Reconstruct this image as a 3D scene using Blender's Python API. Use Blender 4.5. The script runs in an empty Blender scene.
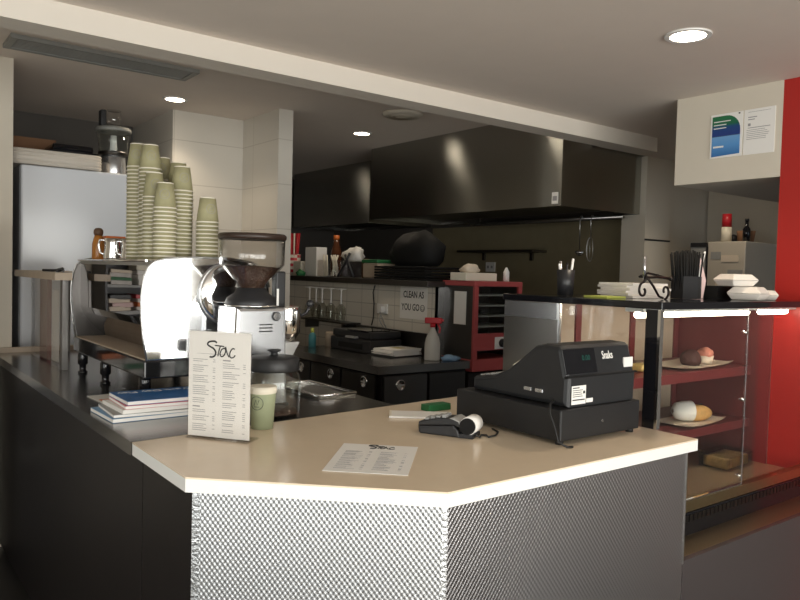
import bpy, bmesh, math, random
from mathutils import Vector, Matrix
random.seed(7)
C = bpy.context.scene.collection
S = bpy.context.scene
PI = math.pi

# ---------------------------------------------------------------- camera, world, light, exposure
cam = bpy.data.cameras.new('camera'); co = bpy.data.objects.new('camera', cam); C.objects.link(co)
yaw, pit, rol = math.radians(52.71733), math.radians(2.19036), math.radians(1.52936)
fw = Vector((math.cos(yaw), math.sin(yaw), 0)); rt = Vector((math.sin(yaw), -math.cos(yaw), 0)); up = Vector((0, 0, 1))
f2 = math.cos(pit)*fw - math.sin(pit)*up; u2 = math.sin(pit)*fw + math.cos(pit)*up
r3 = math.cos(rol)*rt + math.sin(rol)*u2; u3 = -math.sin(rol)*rt + math.cos(rol)*u2
M = Matrix((r3, u3, -f2)).transposed().to_4x4(); M.translation = (0, 0, 1.53)
co.matrix_world = M
cam.sensor_fit = 'HORIZONTAL'; cam.sensor_width = 36; cam.lens = 36*729.906/800
cam.clip_start = 0.05
S.camera = co
W = bpy.data.worlds.new('world'); S.world = W; W.use_nodes = True
W.node_tree.nodes['Background'].inputs[0].default_value = (0.75, 0.87, 1, 1)
W.node_tree.nodes['Background'].inputs[1].default_value = 1.0
def area(name, loc, rot, sx, sy, power, col):
    l = bpy.data.lights.new(name, 'AREA'); l.shape = 'RECTANGLE'; l.size = sx; l.size_y = sy
    l.energy = power; l.color = col
    o = bpy.data.objects.new(name, l); C.objects.link(o); o.location = loc; o.rotation_euler = rot
    return o
area('shopfront_daylight', (0.4, -2.75, 1.35), (PI/2, 0, 0), 5.2, 2.2, 215, (1, 0.94, 0.88))
area('side_window_daylight', (-2.85, -.55, 1.35), (PI/2, 0, -PI/2), 3.6, 2.1, 48, (1, 0.95, 0.90))
S.view_settings.view_transform = 'Standard'; S.view_settings.look = 'None'
S.view_settings.exposure = 0.3; S.view_settings.gamma = 1; S.view_settings.use_curve_mapping = False

# ---------------------------------------------------------------- materials
def nn(nt, t, **kw):
    n = nt.nodes.new(t)
    for k, v in kw.items(): setattr(n, k, v)
    return n
def mat(name, col, rough=.5, metal=0., noise=0., nscale=8., bump=0., bscale=60., emit=None, es=0., spec=.5, stretch=None, aniso=0., coat=0.):
    m = bpy.data.materials.new(name); m.use_nodes = True; nt = m.node_tree
    b = nt.nodes['Principled BSDF']
    b.inputs['Base Color'].default_value = (*col, 1); b.inputs['Roughness'].default_value = rough
    b.inputs['Metallic'].default_value = metal; b.inputs['Specular IOR Level'].default_value = spec
    if coat: b.inputs['Coat Weight'].default_value = coat; b.inputs['Coat Roughness'].default_value = .05
    if aniso: b.inputs['Anisotropic'].default_value = aniso
    if emit: b.inputs['Emission Color'].default_value = (*emit, 1); b.inputs['Emission Strength'].default_value = es
    if noise or bump:
        tc = nn(nt, 'ShaderNodeTexCoord'); mp = nn(nt, 'ShaderNodeMapping')
        nt.links.new(tc.outputs['Object'], mp.inputs['Vector'])
        if stretch: mp.inputs['Scale'].default_value = stretch
    if noise:
        nz = nn(nt, 'ShaderNodeTexNoise'); nz.inputs['Scale'].default_value = nscale; nz.inputs['Detail'].default_value = 4
        nt.links.new(mp.outputs[0], nz.inputs['Vector'])
        mx = nn(nt, 'ShaderNodeMix', data_type='RGBA')
        mx.inputs[6].default_value = (*[max(0, c*(1-noise)) for c in col], 1)
        mx.inputs[7].default_value = (*[min(1, c*(1+noise)) for c in col], 1)
        nt.links.new(nz.outputs['Fac'], mx.inputs[0]); nt.links.new(mx.outputs[2], b.inputs['Base Color'])
    if bump:
        n2 = nn(nt, 'ShaderNodeTexNoise'); n2.inputs['Scale'].default_value = bscale; n2.inputs['Detail'].default_value = 3
        nt.links.new(mp.outputs[0], n2.inputs['Vector'])
        bp = nn(nt, 'ShaderNodeBump'); bp.inputs['Strength'].default_value = bump; bp.inputs['Distance'].default_value = .01
        nt.links.new(n2.outputs['Fac'], bp.inputs['Height']); nt.links.new(bp.outputs[0], b.inputs['Normal'])
    return m
def glass(name, tint=(1, 1, 1), refl=1.0, rough=0.0):
    m = bpy.data.materials.new(name); m.use_nodes = True; nt = m.node_tree
    nt.nodes.remove(nt.nodes['Principled BSDF']); out = nt.nodes['Material Output']
    t = nn(nt, 'ShaderNodeBsdfTransparent'); t.inputs[0].default_value = (*tint, 1)
    g = nn(nt, 'ShaderNodeBsdfGlossy'); g.inputs['Roughness'].default_value = rough
    fr = nn(nt, 'ShaderNodeLayerWeight'); fr.inputs[0].default_value = .5
    p5 = nn(nt, 'ShaderNodeMath', operation='POWER'); p5.inputs[1].default_value = 5
    nt.links.new(fr.outputs['Facing'], p5.inputs[0])
    ml = nn(nt, 'ShaderNodeMath', operation='MULTIPLY_ADD'); ml.inputs[1].default_value = .9*refl; ml.inputs[2].default_value = .04*refl
    nt.links.new(p5.outputs[0], ml.inputs[0])
    mx = nn(nt, 'ShaderNodeMixShader')
    nt.links.new(ml.outputs[0], mx.inputs[0]); nt.links.new(t.outputs[0], mx.inputs[1]); nt.links.new(g.outputs[0], mx.inputs[2])
    nt.links.new(mx.outputs[0], out.inputs[0])
    return m
def dimple(name, col, rough, px=.0125, pz=.0162, slope=.3, metal=1.0):
    """pressed lattice of round dimples; the panel's own x runs along it, its front faces -y"""
    m = mat(name, col, rough, metal); nt = m.node_tree; b = nt.nodes['Principled BSDF']
    tc = nn(nt, 'ShaderNodeTexCoord'); sp = nn(nt, 'ShaderNodeSeparateXYZ'); nt.links.new(tc.outputs['Object'], sp.inputs[0])
    def M(op, *v):
        n = nn(nt, 'ShaderNodeMath', operation=op)
        for i, a in enumerate(v):
            if isinstance(a, (int, float)): n.inputs[i].default_value = a
            else: nt.links.new(a, n.inputs[i])
        return n.outputs[0]
    u = M('MULTIPLY', sp.outputs['X'], 2*PI/px); w = M('MULTIPLY', sp.outputs['Z'], 2*PI/pz)
    gx = M('MULTIPLY', M('MULTIPLY', M('SINE', u), M('COSINE', w)), slope)
    gz = M('MULTIPLY', M('MULTIPLY', M('COSINE', u), M('SINE', w)), slope)
    cb = nn(nt, 'ShaderNodeCombineXYZ'); nt.links.new(gx, cb.inputs[0]); cb.inputs[1].default_value = -1; nt.links.new(gz, cb.inputs[2])
    vt = nn(nt, 'ShaderNodeVectorTransform', vector_type='NORMAL', convert_from='OBJECT', convert_to='WORLD')
    nt.links.new(cb.outputs[0], vt.inputs[0])
    vn = nn(nt, 'ShaderNodeVectorMath', operation='NORMALIZE'); nt.links.new(vt.outputs[0], vn.inputs[0])
    nt.links.new(vn.outputs[0], b.inputs['Normal'])
    return m
def tiles(name, col, grout, w, h, axis, rough=.25):
    m = mat(name, col, rough); nt = m.node_tree; b = nt.nodes['Principled BSDF']
    tc = nn(nt, 'ShaderNodeTexCoord'); sp = nn(nt, 'ShaderNodeSeparateXYZ'); nt.links.new(tc.outputs['Object'], sp.inputs[0])
    cb = nn(nt, 'ShaderNodeCombineXYZ'); nt.links.new(sp.outputs[axis[0]], cb.inputs[0]); nt.links.new(sp.outputs[axis[1]], cb.inputs[1])
    br = nn(nt, 'ShaderNodeTexBrick'); br.offset = 0; nt.links.new(cb.outputs[0], br.inputs['Vector'])
    br.inputs['Color1'].default_value = (*col, 1); br.inputs['Color2'].default_value = (*[c*.96 for c in col], 1)
    br.inputs['Mortar'].default_value = (*grout, 1); br.inputs['Scale'].default_value = 1
    br.inputs['Mortar Size'].default_value = .003; br.inputs['Brick Width'].default_value = w; br.inputs['Row Height'].default_value = h
    nt.links.new(br.outputs['Color'], b.inputs['Base Color'])
    return m
m_ceil = mat('ceiling_paint', (.75, .665, .59), .9, noise=.03)
m_beam = mat('beam_paint', (.72, .66, .58), .7, noise=.02)
m_wall = mat('cream_paint', (.66, .60, .50), .8, noise=.03)
m_tilewall = tiles('wall_panel_tile', (.66, .62, .55), (.5, .46, .40), .6, .3, ('X', 'Z'), .35)
m_tilewallY = tiles('wall_panel_tile_side', (.66, .62, .55), (.5, .46, .40), .6, .3, ('Y', 'Z'), .35)
m_halftile = tiles('white_tile', (.70, .66, .58), (.45, .42, .37), .2, .1, ('Y', 'Z'), .25)
m_red = mat('red_paint', (.42, .018, .013), .45, noise=.05)
m_dark = mat('dark_wall', (.10, .09, .08), .7, noise=.1)
m_floor = mat('dark_floor_tile', (.035, .032, .03), .35, noise=.3, nscale=6)
m_top = mat('cream_laminate', (.80, .66, .49), .2, noise=.05, nscale=14)
m_edge = mat('white_laminate_edge', (.85, .84, .80), .35)
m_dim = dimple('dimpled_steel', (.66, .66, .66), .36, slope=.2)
m_dimd = dimple('dimpled_steel_front', (.54, .52, .525), .32, slope=.27)  # same steel as the corner panel, its darker reflections put into the colour
m_trim = mat('steel_trim', (.6, .6, .6), .3, 1, bump=.3, bscale=120)
m_steel = mat('brushed_steel', (.55, .54, .52), .3, 1, bump=.05, bscale=40, stretch=(1, 1, .05))
m_hood = mat('hood_steel', (.47, .47, .44), .25, 1, bump=.02, bscale=2.2, aniso=.9)
m_hood.node_tree.nodes['Principled BSDF'].inputs['Anisotropic Rotation'].default_value = .25
_nt = m_hood.node_tree; _tg = nn(_nt, 'ShaderNodeTangent', direction_type='UV_MAP'); _nt.links.new(_tg.outputs[0], _nt.nodes['Principled BSDF'].inputs['Tangent'])
m_bench = mat('bench_steel', (.30, .29, .28), .22, 1, noise=.15, nscale=5)
m_backsplash = mat('splashback_steel', (.34, .29, .18), .45, .35, noise=.1)
m_dksteel = mat('dark_steel', (.10, .095, .09), .35, 1)
m_base = mat('dark_panel', (.016, .013, .013), .4, .2, noise=.2, spec=.3)
m_chrome = mat('chrome', (.88, .88, .88), .07, 1)
m_alu = mat('satin_aluminium', (.62, .63, .65), .25, .9)
m_white = mat('white_plastic', (.82, .81, .78), .4)
m_fridge = mat('white_enamel', (.80, .83, .88), .14, bump=.06, bscale=3)
m_cream = mat('cream_plastic', (.74, .68, .60), .5)
m_black = mat('black_plastic', (.018, .018, .02), .4)
m_blackm = mat('black_matte', (.007, .007, .007), .7, spec=.25)
m_till = mat('charcoal_plastic', (.017, .0175, .019), .45, bump=.05, bscale=300)
m_gloss = mat('black_gloss', (.008, .008, .01), .08)
m_rubber = mat('black_rubber', (.015, .015, .015), .6)
m_cup = mat('kraft_green_paper', (.36, .335, .19), .7, noise=.12, nscale=60)
m_cupg = mat('green_paper', (.34, .38, .24), .7, noise=.06, nscale=50)
m_rim = mat('cream_paper', (.78, .73, .60), .6)
m_paper = mat('white_paper', (.84, .82, .78), .6)
m_ink = mat('black_ink', (.02, .02, .02), .6)
m_grey = mat('grey_ink', (.32, .31, .31), .7)
m_greyp = mat('grey_plastic', (.35, .35, .34), .5)
m_glass = glass('clear_glass', (.97, .985, .975))
m_glassm = glass('case_glass', (.93, .94, .93), 1.2)
m_acr = glass('clear_acrylic', (.97, .965, .96), .8)
m_smoke = glass('smoky_plastic', (.985, .98, .975), 1.6)
m_maroon = mat('maroon_laminate', (.15, .028, .03), .4)
m_tan = mat('tan_laminate', (.42, .33, .25), .5, noise=.08)
m_beans = mat('coffee_beans', (.05, .022, .012), .45, noise=.7, nscale=90, bump=1, bscale=90)
m_redp = mat('red_plastic', (.55, .02, .03), .35)
m_ovenred = mat('red_enamel', (.42, .075, .075), .35)
m_green = mat('green_plastic', (.012, .13, .04), .5)
m_wood = mat('dark_wood', (.10, .05, .025), .5, noise=.3, nscale=20)
m_plank = mat('pale_wood', (.45, .36, .27), .5, noise=.15, nscale=12)
m_card = mat('brown_cardboard', (.20, .10, .05), .8, noise=.1)
m_iron = mat('wrought_iron', (.02, .014, .012), .4, .6)
m_foam = mat('white_foam', (.80, .74, .67), .8, bump=.05)
m_blue = mat('blue_print', (.03, .14, .38), .35, noise=.3, nscale=10)
m_teal = mat('teal_print', (.05, .22, .25), .4, noise=.3, nscale=14)
m_pink = mat('pink_print', (.60, .12, .16), .4, noise=.2, nscale=14)
m_orange = mat('orange_print', (.65, .16, .03), .4, noise=.3, nscale=20)
m_paleblue = mat('pale_blue_cloth', (.20, .34, .52), .8, noise=.2)
m_syrup = mat('amber_bottle', (.42, .16, .03), .25, noise=.3, nscale=20)
m_bottlebrown = mat('brown_glass', (.09, .03, .012), .15)
m_lamp = mat('lamp_lens', (1, 1, 1), .5, emit=(1, .86, .66), es=14)
m_tube = mat('fluorescent_tube', (1, 1, 1), .5, emit=(1, .84, .66), es=20)
m_led = mat('display_digits', (0, 0, 0), .5, emit=(.05, .5, .35), es=.12)
m_bread = mat('crusty_bread', (.62, .36, .12), .6, noise=.3, nscale=40, bump=.3, bscale=80)
m_choc = mat('chocolate_muffin', (.06, .018, .015), .7, noise=.4, nscale=40, bump=.6, bscale=70)
m_pastry = mat('berry_pastry', (.65, .25, .18), .6, noise=.4, nscale=40, bump=.5, bscale=70)
m_slice = mat('fruit_slice', (.72, .50, .20), .6, noise=.45, nscale=45, bump=.5, bscale=60)
m_ppr = mat('baking_paper', (.74, .64, .52), .7)
m_pinkb = mat('pale_pink_board', (.72, .52, .50), .7)
m_lime = mat('lime_card', (.55, .60, .12), .6)
m_cable = mat('black_cable', (.01, .01, .01), .5)
m_vent = mat('vent_metal', (.30, .30, .28), .6, .3)
m_liquid = mat('pale_liquid', (.55, .56, .54), .3)

# ---------------------------------------------------------------- mesh helpers
class MB:
    def __init__(s): s.b = bmesh.new()
    def box(s, x0, y0, z0, x1, y1, z1, bev=0, seg=2, mx=None):
        r = bmesh.ops.create_cube(s.b, size=1)
        T = Matrix.Translation(((x0+x1)/2, (y0+y1)/2, (z0+z1)/2)) @ Matrix.Diagonal((abs(x1-x0), abs(y1-y0), abs(z1-z0), 1))
        if mx: T = mx @ T
        bmesh.ops.transform(s.b, matrix=T, verts=r['verts'])
        if bev:
            es = {e for v in r['verts'] for e in v.link_edges}
            bmesh.ops.bevel(s.b, geom=list(es), offset=bev, segments=seg, affect='EDGES', profile=.5)
        return s
    def prism(s, pts, a, b, ax='z', smooth=False, mx=None, bev=0):
        def P(p, t):
            v = {'z': (p[0], p[1], t), 'y': (p[0], t, p[1]), 'x': (t, p[0], p[1])}[ax]
            v = Vector(v); return mx @ v if mx else v
        lo = [s.b.verts.new(P(p, a)) for p in pts]; hi = [s.b.verts.new(P(p, b)) for p in pts]
        n = len(pts); fs = []
        f1 = s.b.faces.new(lo); f2_ = s.b.faces.new(hi); fs = [f1, f2_]
        for i in range(n):
            f = s.b.faces.new((lo[i], lo[(i+1) % n], hi[(i+1) % n], hi[i])); f.smooth = smooth; fs.append(f)
        bmesh.ops.recalc_face_normals(s.b, faces=fs)
        if bev:
            bmesh.ops.bevel(s.b, geom=list(set(f1.edges) | set(f2_.edges)), offset=bev, segments=2, affect='EDGES', profile=.5)
        return s
    def lathe(s, prof, c=(0, 0, 0), seg=28, mx=None, closed=False):
        rings = []
        for r, z in prof:
            ring = []
            if r < 1e-6:
                v = Vector((c[0], c[1], c[2]+z)); ring = [s.b.verts.new(mx @ v if mx else v)]
            else:
                for i in range(seg):
                    a = 2*PI*i/seg; v = Vector((c[0]+r*math.cos(a), c[1]+r*math.sin(a), c[2]+z))
                    ring.append(s.b.verts.new(mx @ v if mx else v))
            rings.append(ring)
        fs = []
        for k in range(len(rings)-1):
            A, B = rings[k], rings[k+1]
            flat = abs(prof[k][1]-prof[k+1][1]) < 1e-5
            for i in range(seg):
                j = (i+1) % seg
                if len(A) == 1 and len(B) == 1: continue
                if len(A) == 1: f = s.b.faces.new((A[0], B[j], B[i]))
                elif len(B) == 1: f = s.b.faces.new((A[i], A[j], B[0]))
                else: f = s.b.faces.new((A[i], A[j], B[j], B[i]))
                f.smooth = not flat; fs.append(f)
        bmesh.ops.recalc_face_normals(s.b, faces=fs)
        return s
    def cyl(s, p0, p1, r0, r1=None, seg=16):
        p0, p1 = Vector(p0), Vector(p1); d = p1-p0; L = d.length
        q = Vector((0, 0, 1)).rotation_difference(d.normalized()).to_matrix().to_4x4(); q.translation = p0
        return s.lathe([(0, 0), (r0, 0), (r0 if r1 is None else r1, L), (0, L)], seg=seg, mx=q)
    def tube(s, pts, r, seg=8, cyclic=False):
        pts = [Vector(p) for p in pts]; n = len(pts); rings = []
        prevx = None
        for i, p in enumerate(pts):
            if cyclic: d = pts[(i+1) % n]-pts[i-1]
            else: d = pts[min(i+1, n-1)]-pts[max(i-1, 0)]
            d.normalize()
            x = prevx if prevx is not None else (Vector((0, 0, 1)) if abs(d.z) < .9 else Vector((1, 0, 0)))
            x = (x-d*x.dot(d)).normalized(); prevx = x; y = d.cross(x)
            rr = r[i] if isinstance(r, (list, tuple)) else r
            rings.append([s.b.verts.new(p+(x*math.cos(2*PI*k/seg)+y*math.sin(2*PI*k/seg))*rr) for k in range(seg)])
        fs = []
        for i in range(n if cyclic else n-1):
            A, B = rings[i], rings[(i+1) % n]
            for k in range(seg):
                f = s.b.faces.new((A[k], A[(k+1) % seg], B[(k+1) % seg], B[k])); f.smooth = True; fs.append(f)
        if not cyclic:
            fs.append(s.b.faces.new(rings[0][::-1])); fs.append(s.b.faces.new(rings[-1]))
        bmesh.ops.recalc_face_normals(s.b, faces=fs)
        return s
    def sphere(s, c, r, sc=(1, 1, 1), seg=20, mx=None):
        T = Matrix.Translation(c) @ Matrix.Diagonal((sc[0]*r, sc[1]*r, sc[2]*r, 1))
        if mx: T = mx @ T
        x = bmesh.ops.create_uvsphere(s.b, u_segments=seg, v_segments=seg//2, radius=1, matrix=T)
        for v in x['verts']:
            for f in v.link_faces: f.smooth = True
        return s
    def blob(s, c, r, sc, amp, seed, seg=20):
        """an uneven lump: a displaced sphere with a flat foot"""
        rnd = random.Random(seed); ph = [rnd.uniform(0, 6.28) for _ in range(6)]
        x = bmesh.ops.create_uvsphere(s.b, u_segments=seg, v_segments=seg//2, radius=1)
        for v in x['verts']:
            p = v.co.normalized()
            d = 1+amp*(math.sin(3*p.x+ph[0])*math.sin(4*p.y+ph[1])+.6*math.sin(6*p.z+ph[2])*math.sin(5*p.x+ph[3])+.4*math.sin(9*p.y+ph[4]+4*p.z))
            z = max(p.z*d, -.55)
            v.co = Vector((c[0]+p.x*d*r*sc[0], c[1]+p.y*d*r*sc[1], c[2]+(z+.55)*r*sc[2]))
            for f in v.link_faces: f.smooth = True
        return s
    def quad(s, a, b, c, d):
        s.b.faces.new([s.b.verts.new(Vector(p)) for p in (a, b, c, d)]); return s
    def obj(s, name, m, parent=None, loc=None, rz=0):
        me = bpy.data.meshes.new(name); s.b.to_mesh(me); s.b.free(); me.materials.append(m)
        o = bpy.data.objects.new(name, me); C.objects.link(o)
        if parent: o.parent = parent
        if loc: o.location = loc
        o.rotation_euler.z = rz
        return o
def B(*a, **k): return MB().box(*a, **k)
def tag(o, label, cat, group=None, kind=None):
    o['label'] = label; o['category'] = cat
    if group: o['group'] = group
    if kind: o['kind'] = kind
    return o
def thing(name, label, cat, loc=(0, 0, 0), rz=0, group=None):
    o = bpy.data.objects.new(name, None); C.objects.link(o); o.empty_display_size = .05
    o.location = loc; o.rotation_euler.z = rz
    return tag(o, label, cat, group)
def struct(name, mb, m, parent=None):
    o = mb.obj(name, m, parent)
    o['kind'] = 'structure'
    return o
def center(o):
    """move a world-built mesh's origin to the middle of its foot"""
    vs = [v.co for v in o.data.vertices]
    c = Vector(((min(v.x for v in vs)+max(v.x for v in vs))/2, (min(v.y for v in vs)+max(v.y for v in vs))/2, min(v.z for v in vs)))
    for v in o.data.vertices: v.co -= c
    o.location = c
    return o
def single(name, mb, m, label, cat, group=None): return tag(center(mb.obj(name, m)), label, cat, group)
def text(name, body, size, m, parent, mx, ext=.0003, shear=0, align='CENTER', sx=1.0, bold=0.0):
    cu = bpy.data.curves.new(name, 'FONT'); cu.body = body; cu.size = size; cu.extrude = ext; cu.shear = shear; cu.align_x = align; cu.align_y = 'CENTER'; cu.offset = bold
    cu.resolution_u = 3
    t = bpy.data.objects.new('tmp', cu); C.objects.link(t)
    dg = bpy.context.evaluated_depsgraph_get(); dg.update()
    me = bpy.data.meshes.new_from_object(t.evaluated_get(dg)); bpy.data.objects.remove(t)
    me.name = name
    me.transform(mx @ Matrix.Diagonal((sx, 1, 1, 1))); me.materials.clear(); me.materials.append(m)
    o = bpy.data.objects.new(name, me); C.objects.link(o); o.parent = parent
    return o
def frame(origin, x, y):
    x = Vector(x).normalized(); y = Vector(y).normalized(); z = x.cross(y)
    m_ = Matrix((x, y, z)).transposed().to_4x4(); m_.translation = origin
    return m_
def lines(rows, m, parent, mx, name='printed_lines', t=.0004):
    """rows of print: (x0, x1, y, height) in the sheet's own plane"""
    mb = MB()
    for x0, x1, y, h in rows: mb.box(x0, y-h/2, 0, x1, y+h/2, t, mx=mx)
    return mb.obj(name, m, parent)
def dup(o, loc, rz=None, label=None):
    n = o.copy(); C.objects.link(n); n.location = loc
    if rz is not None: n.rotation_euler.z = rz
    if label: n['label'] = label
    for ch in list(o.children):
        c = ch.copy(); C.objects.link(c); c.parent = n
        for g in list(ch.children):
            d = g.copy(); C.objects.link(d); d.parent = c
    return n

# ---------------------------------------------------------------- the setting
struct('floor', B(-2.7, -2.7, -.1, 5.5, 7.9, 0), m_floor)
struct('ceiling', B(-2.7, -2.7, 2.4, 5.5, 2.67, 2.7).box(4.0, 2.67, 2.4, 5.5, 3.12, 2.7), m_ceil)
struct('ceiling_kitchen', B(-2.7, 2.80, 2.6, 5.5, 7.9, 2.7), m_ceil)
struct('trim_1', B(-2.7, 2.67, 2.314, 4.0, 2.80, 2.6), m_beam)
struct('wall_left', B(-2.7, 1.3, 0, -2.6, 4.5, 2.6).box(-2.7, -2.5, 0, -2.6, 1.3, .3).box(-2.7, -2.5, 2.3, -2.6, 1.3, 2.6).box(-2.7, -2.65, 0, -2.6, -2.4, 2.6), m_wall)
struct('wall_back_left', B(-2.6, 4.35, 0, .71, 4.5, 2.6), m_wall)
struct('wall_back', B(.6, 5.82, 0, 1.78, 5.92, 2.6), m_dark)
struct('wall_side', B(.62, 4.52, 0, .72, 5.82, 2.6), m_dark)
struct('wall_kitchen_tiled', B(1.79, 4.97, 0, 2.417, 5.92, 2.6), m_tilewall)
struct('wall_kitchen_stub', B(2.31, 4.42, 0, 2.417, 4.97, 2.6), m_tilewallY)
struct('wall_far', B(1.78, 7.75, 0, 5.5, 7.9, 2.6), m_dark)
struct('wall_passage', B(2.2, 5.93, 0, 2.40, 7.75, 2.6), m_dark)
struct('wall_right_kitchen', B(4.84, 3.30, 0, 5.0, 7.75, 2.6), m_dark)
struct('wall_pillar', B(4.535, 3.10, 0, 4.84, 3.30, 2.4), m_wall)
struct('trim_2', B(4.532, 3.096, 1.803, 4.845, 3.0995, 1.815), m_black)
struct('wall_right', B(5.35, -2.5, 0, 5.5, 3.1, 2.4), m_wall)
struct('wall_right_end', B(4.84, 3.12, 0, 5.5, 3.29, 2.4), m_wall)
struct('wall_red', B(3.218, 1.1, 0, 3.40, 1.54, 2.4), m_red)
struct('wall_right_front', B(3.218, -2.5, 0, 3.40, 1.1, 2.4), m_dark)  # unseen stretch of wall, coloured dark to cut red reflections in the steel
struct('wall_bulkhead', B(3.218, 1.54, 1.987, 5.35, 2.046, 2.4), m_wall)
fr = struct('wall_front', B(-2.6, -2.65, 0, 3.218, -2.5, .25).box(-2.6, -2.65, 2.3, 3.218, -2.5, 2.4)
            .box(-2.6, -2.65, .25, -2.15, -2.5, 2.3).box(2.95, -2.65, .25, 3.218, -2.5, 2.3), m_wall)
wn = struct('window_1', B(-2.15, -2.61, .25, 2.95, -2.55, .30).box(-2.15, -2.61, 2.25, 2.95, -2.55, 2.3)
            .box(-2.15, -2.61, .3, -2.10, -2.55, 2.25).box(2.90, -2.61, .3, 2.95, -2.55, 2.25)
            .box(-.45, -2.61, .3, -.40, -2.55, 2.25).box(1.25, -2.61, .3, 1.30, -2.55, 2.25), m_dksteel)
struct('window_pane', B(-2.10, -2.584, .30, 2.90, -2.578, 2.25), m_glass, wn)

w2 = struct('window_2', B(-2.68, -2.4, .3, -2.62, -2.35, 2.3).box(-2.68, 1.25, .3, -2.62, 1.3, 2.3).box(-2.68, -.55, .3, -2.62, -.5, 2.3).box(-2.68, -2.35, .3, -2.62, 1.25, .35).box(-2.68, -2.35, 2.25, -2.62, 1.25, 2.3), m_dksteel)
struct('window_pane', B(-2.653, -2.35, .35, -2.647, 1.25, 2.25), m_glass, w2)
# half wall with serving ledge in the kitchen
hw = struct('wall_half', B(3.0, 3.56, 0, 3.12, 5.9, 1.44), m_halftile)
struct('trim_3', B(2.90, 3.53, 1.44, 3.36, 5.9, 1.478, bev=.003), m_dksteel)
struct('trim_4', B(2.992, 3.54, 1.0, 3.0, 3.56, 1.44).box(2.992, 3.54, 1.0, 3.12, 3.56, 1.44), m_alu)

# ---------------------------------------------------------------- kitchen hoods, splashback, ceiling fittings
def hood(name, label, x0, x1, y0, y1, z0, z1):
    t = thing(name, label, 'range hood', ((x0+x1)/2, (y0+y1)/2, z0)); cx, cy = (x0+x1)/2, (y0+y1)/2
    hx, hy, h = (x1-x0)/2, (y1-y0)/2, z1-z0
    fp_ = MB().box(-hx, -hy, .0, -hx+.012, hy, h).obj('front_panel', m_hood, t)
    uv = fp_.data.uv_layers.new(name='UVMap')
    for lp in fp_.data.loops:
        c_ = fp_.data.vertices[lp.vertex_index].co; uv.data[lp.index].uv = (c_.y, c_.z)
    MB().box(-hx+.012, -hy, 0, hx, -hy+.012, h).obj('side_panel', m_dksteel if 0 else m_hood, t)
    MB().box(-hx+.012, hy-.012, 0, hx, hy, h).obj('side_panel', m_hood, t)
    MB().box(-hx+.012, -hy+.012, .04, hx, hy-.012, .055).obj('filter_bank', m_dksteel, t)
    MB().box(-hx+.012, -hy+.012, 0, -hx+.05, hy-.012, .02).box(hx-.04, -hy+.012, 0, hx, hy-.012, .02).obj('grease_channel', m_dksteel, t)
    return t
h1 = hood('range_hood', 'large stainless range hood hanging above the cooking line, its front face streaked with light', 3.68, 4.53, 3.147, 5.30, 1.987, 2.6)
sg = single('notice', B(3.676, 3.172, 2.00, 3.6795, 3.222, 2.075), m_paper, 'small white paper notice on the lower corner of the range hood', 'notice')
MB().box(-.0023, -.018, .02, -.0018, .018, .05).obj('printed_block', m_grey, sg)
hood('range_hood', 'smaller stainless range hood farther back in the kitchen, left of the large one', 4.05, 4.83, 5.85, 7.35, 2.0, 2.6)
sb = single('splashback', B(4.815, 3.31, .9, 4.838, 5.80, 1.985), m_backsplash, 'dull stainless splashback sheet below the large range hood', 'splashback')
t = thing('utensil_rail', 'dark steel utensil rail running under the range hood', 'rail', (4.42, 3.8, 1.955))
MB().cyl((0, -.6, .012), (0, 1.0, .012), .012).obj('rail', m_steel, t)
for y in (-.5, .9): MB().box(-.01, y-.01, .024, .01, y+.01, .062).obj('bracket', m_dksteel, t)
def ladle(label, y, L, whisk=False):
    t = thing('whisk' if whisk else 'ladle', label, 'whisk' if whisk else 'ladle', (4.395, y, 1.965-L))
    MB().tube([(.02, 0, L), (.012, 0, L+.022), (0, 0, L+.02), (-.01, 0, L-.02), (-.004, 0, .05)], .004).obj('handle', m_steel, t)
    if whisk:
        mb = MB()
        for k in range(4):
            a = k*PI/4
            mb.tube([(-.004+.03*math.sin(u)*math.cos(a), .03*math.sin(u)*math.sin(a), .05-.09+.09*math.cos(u/1)) for u in [PI*i/10 for i in range(11)]], .0015, 6)
        mb.obj('wires', m_steel, t)
    else:
        MB().lathe([(0, -.03), (.02, -.026), (.034, -.008), (.036, .008), (.033, .008), (.03, -.006), (0, -.024)], (0, 0, .03)).obj('bowl', m_chrome, t)
    return t
ladle('steel ladle with round bowl hanging from the rail under the hood', 3.56, .28)
ladle('wire whisk hanging beside the ladle under the hood', 3.46, .19, True)
single('wall_shelf', B(4.62, 4.25, 1.73, 4.81, 5.2, 1.75).box(4.79, 4.4, 1.66, 4.81, 4.43, 1.73).box(4.79, 5.0, 1.66, 4.81, 5.03, 1.73), m_dksteel, 'narrow dark steel shelf on the splashback behind the black pots', 'shelf')
t = thing('power_outlet', 'white power outlet on the stainless splashback', 'power outlet', (4.80, 4.93, 1.60))
MB().box(0, -.06, -.045, .014, .06, .045, bev=.004).obj('plate', m_white, t)
MB().box(-.004, .015, -.012, 0, .035, .012).box(-.004, -.035, -.012, 0, -.015, .012).obj('switch', m_greyp, t)

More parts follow.
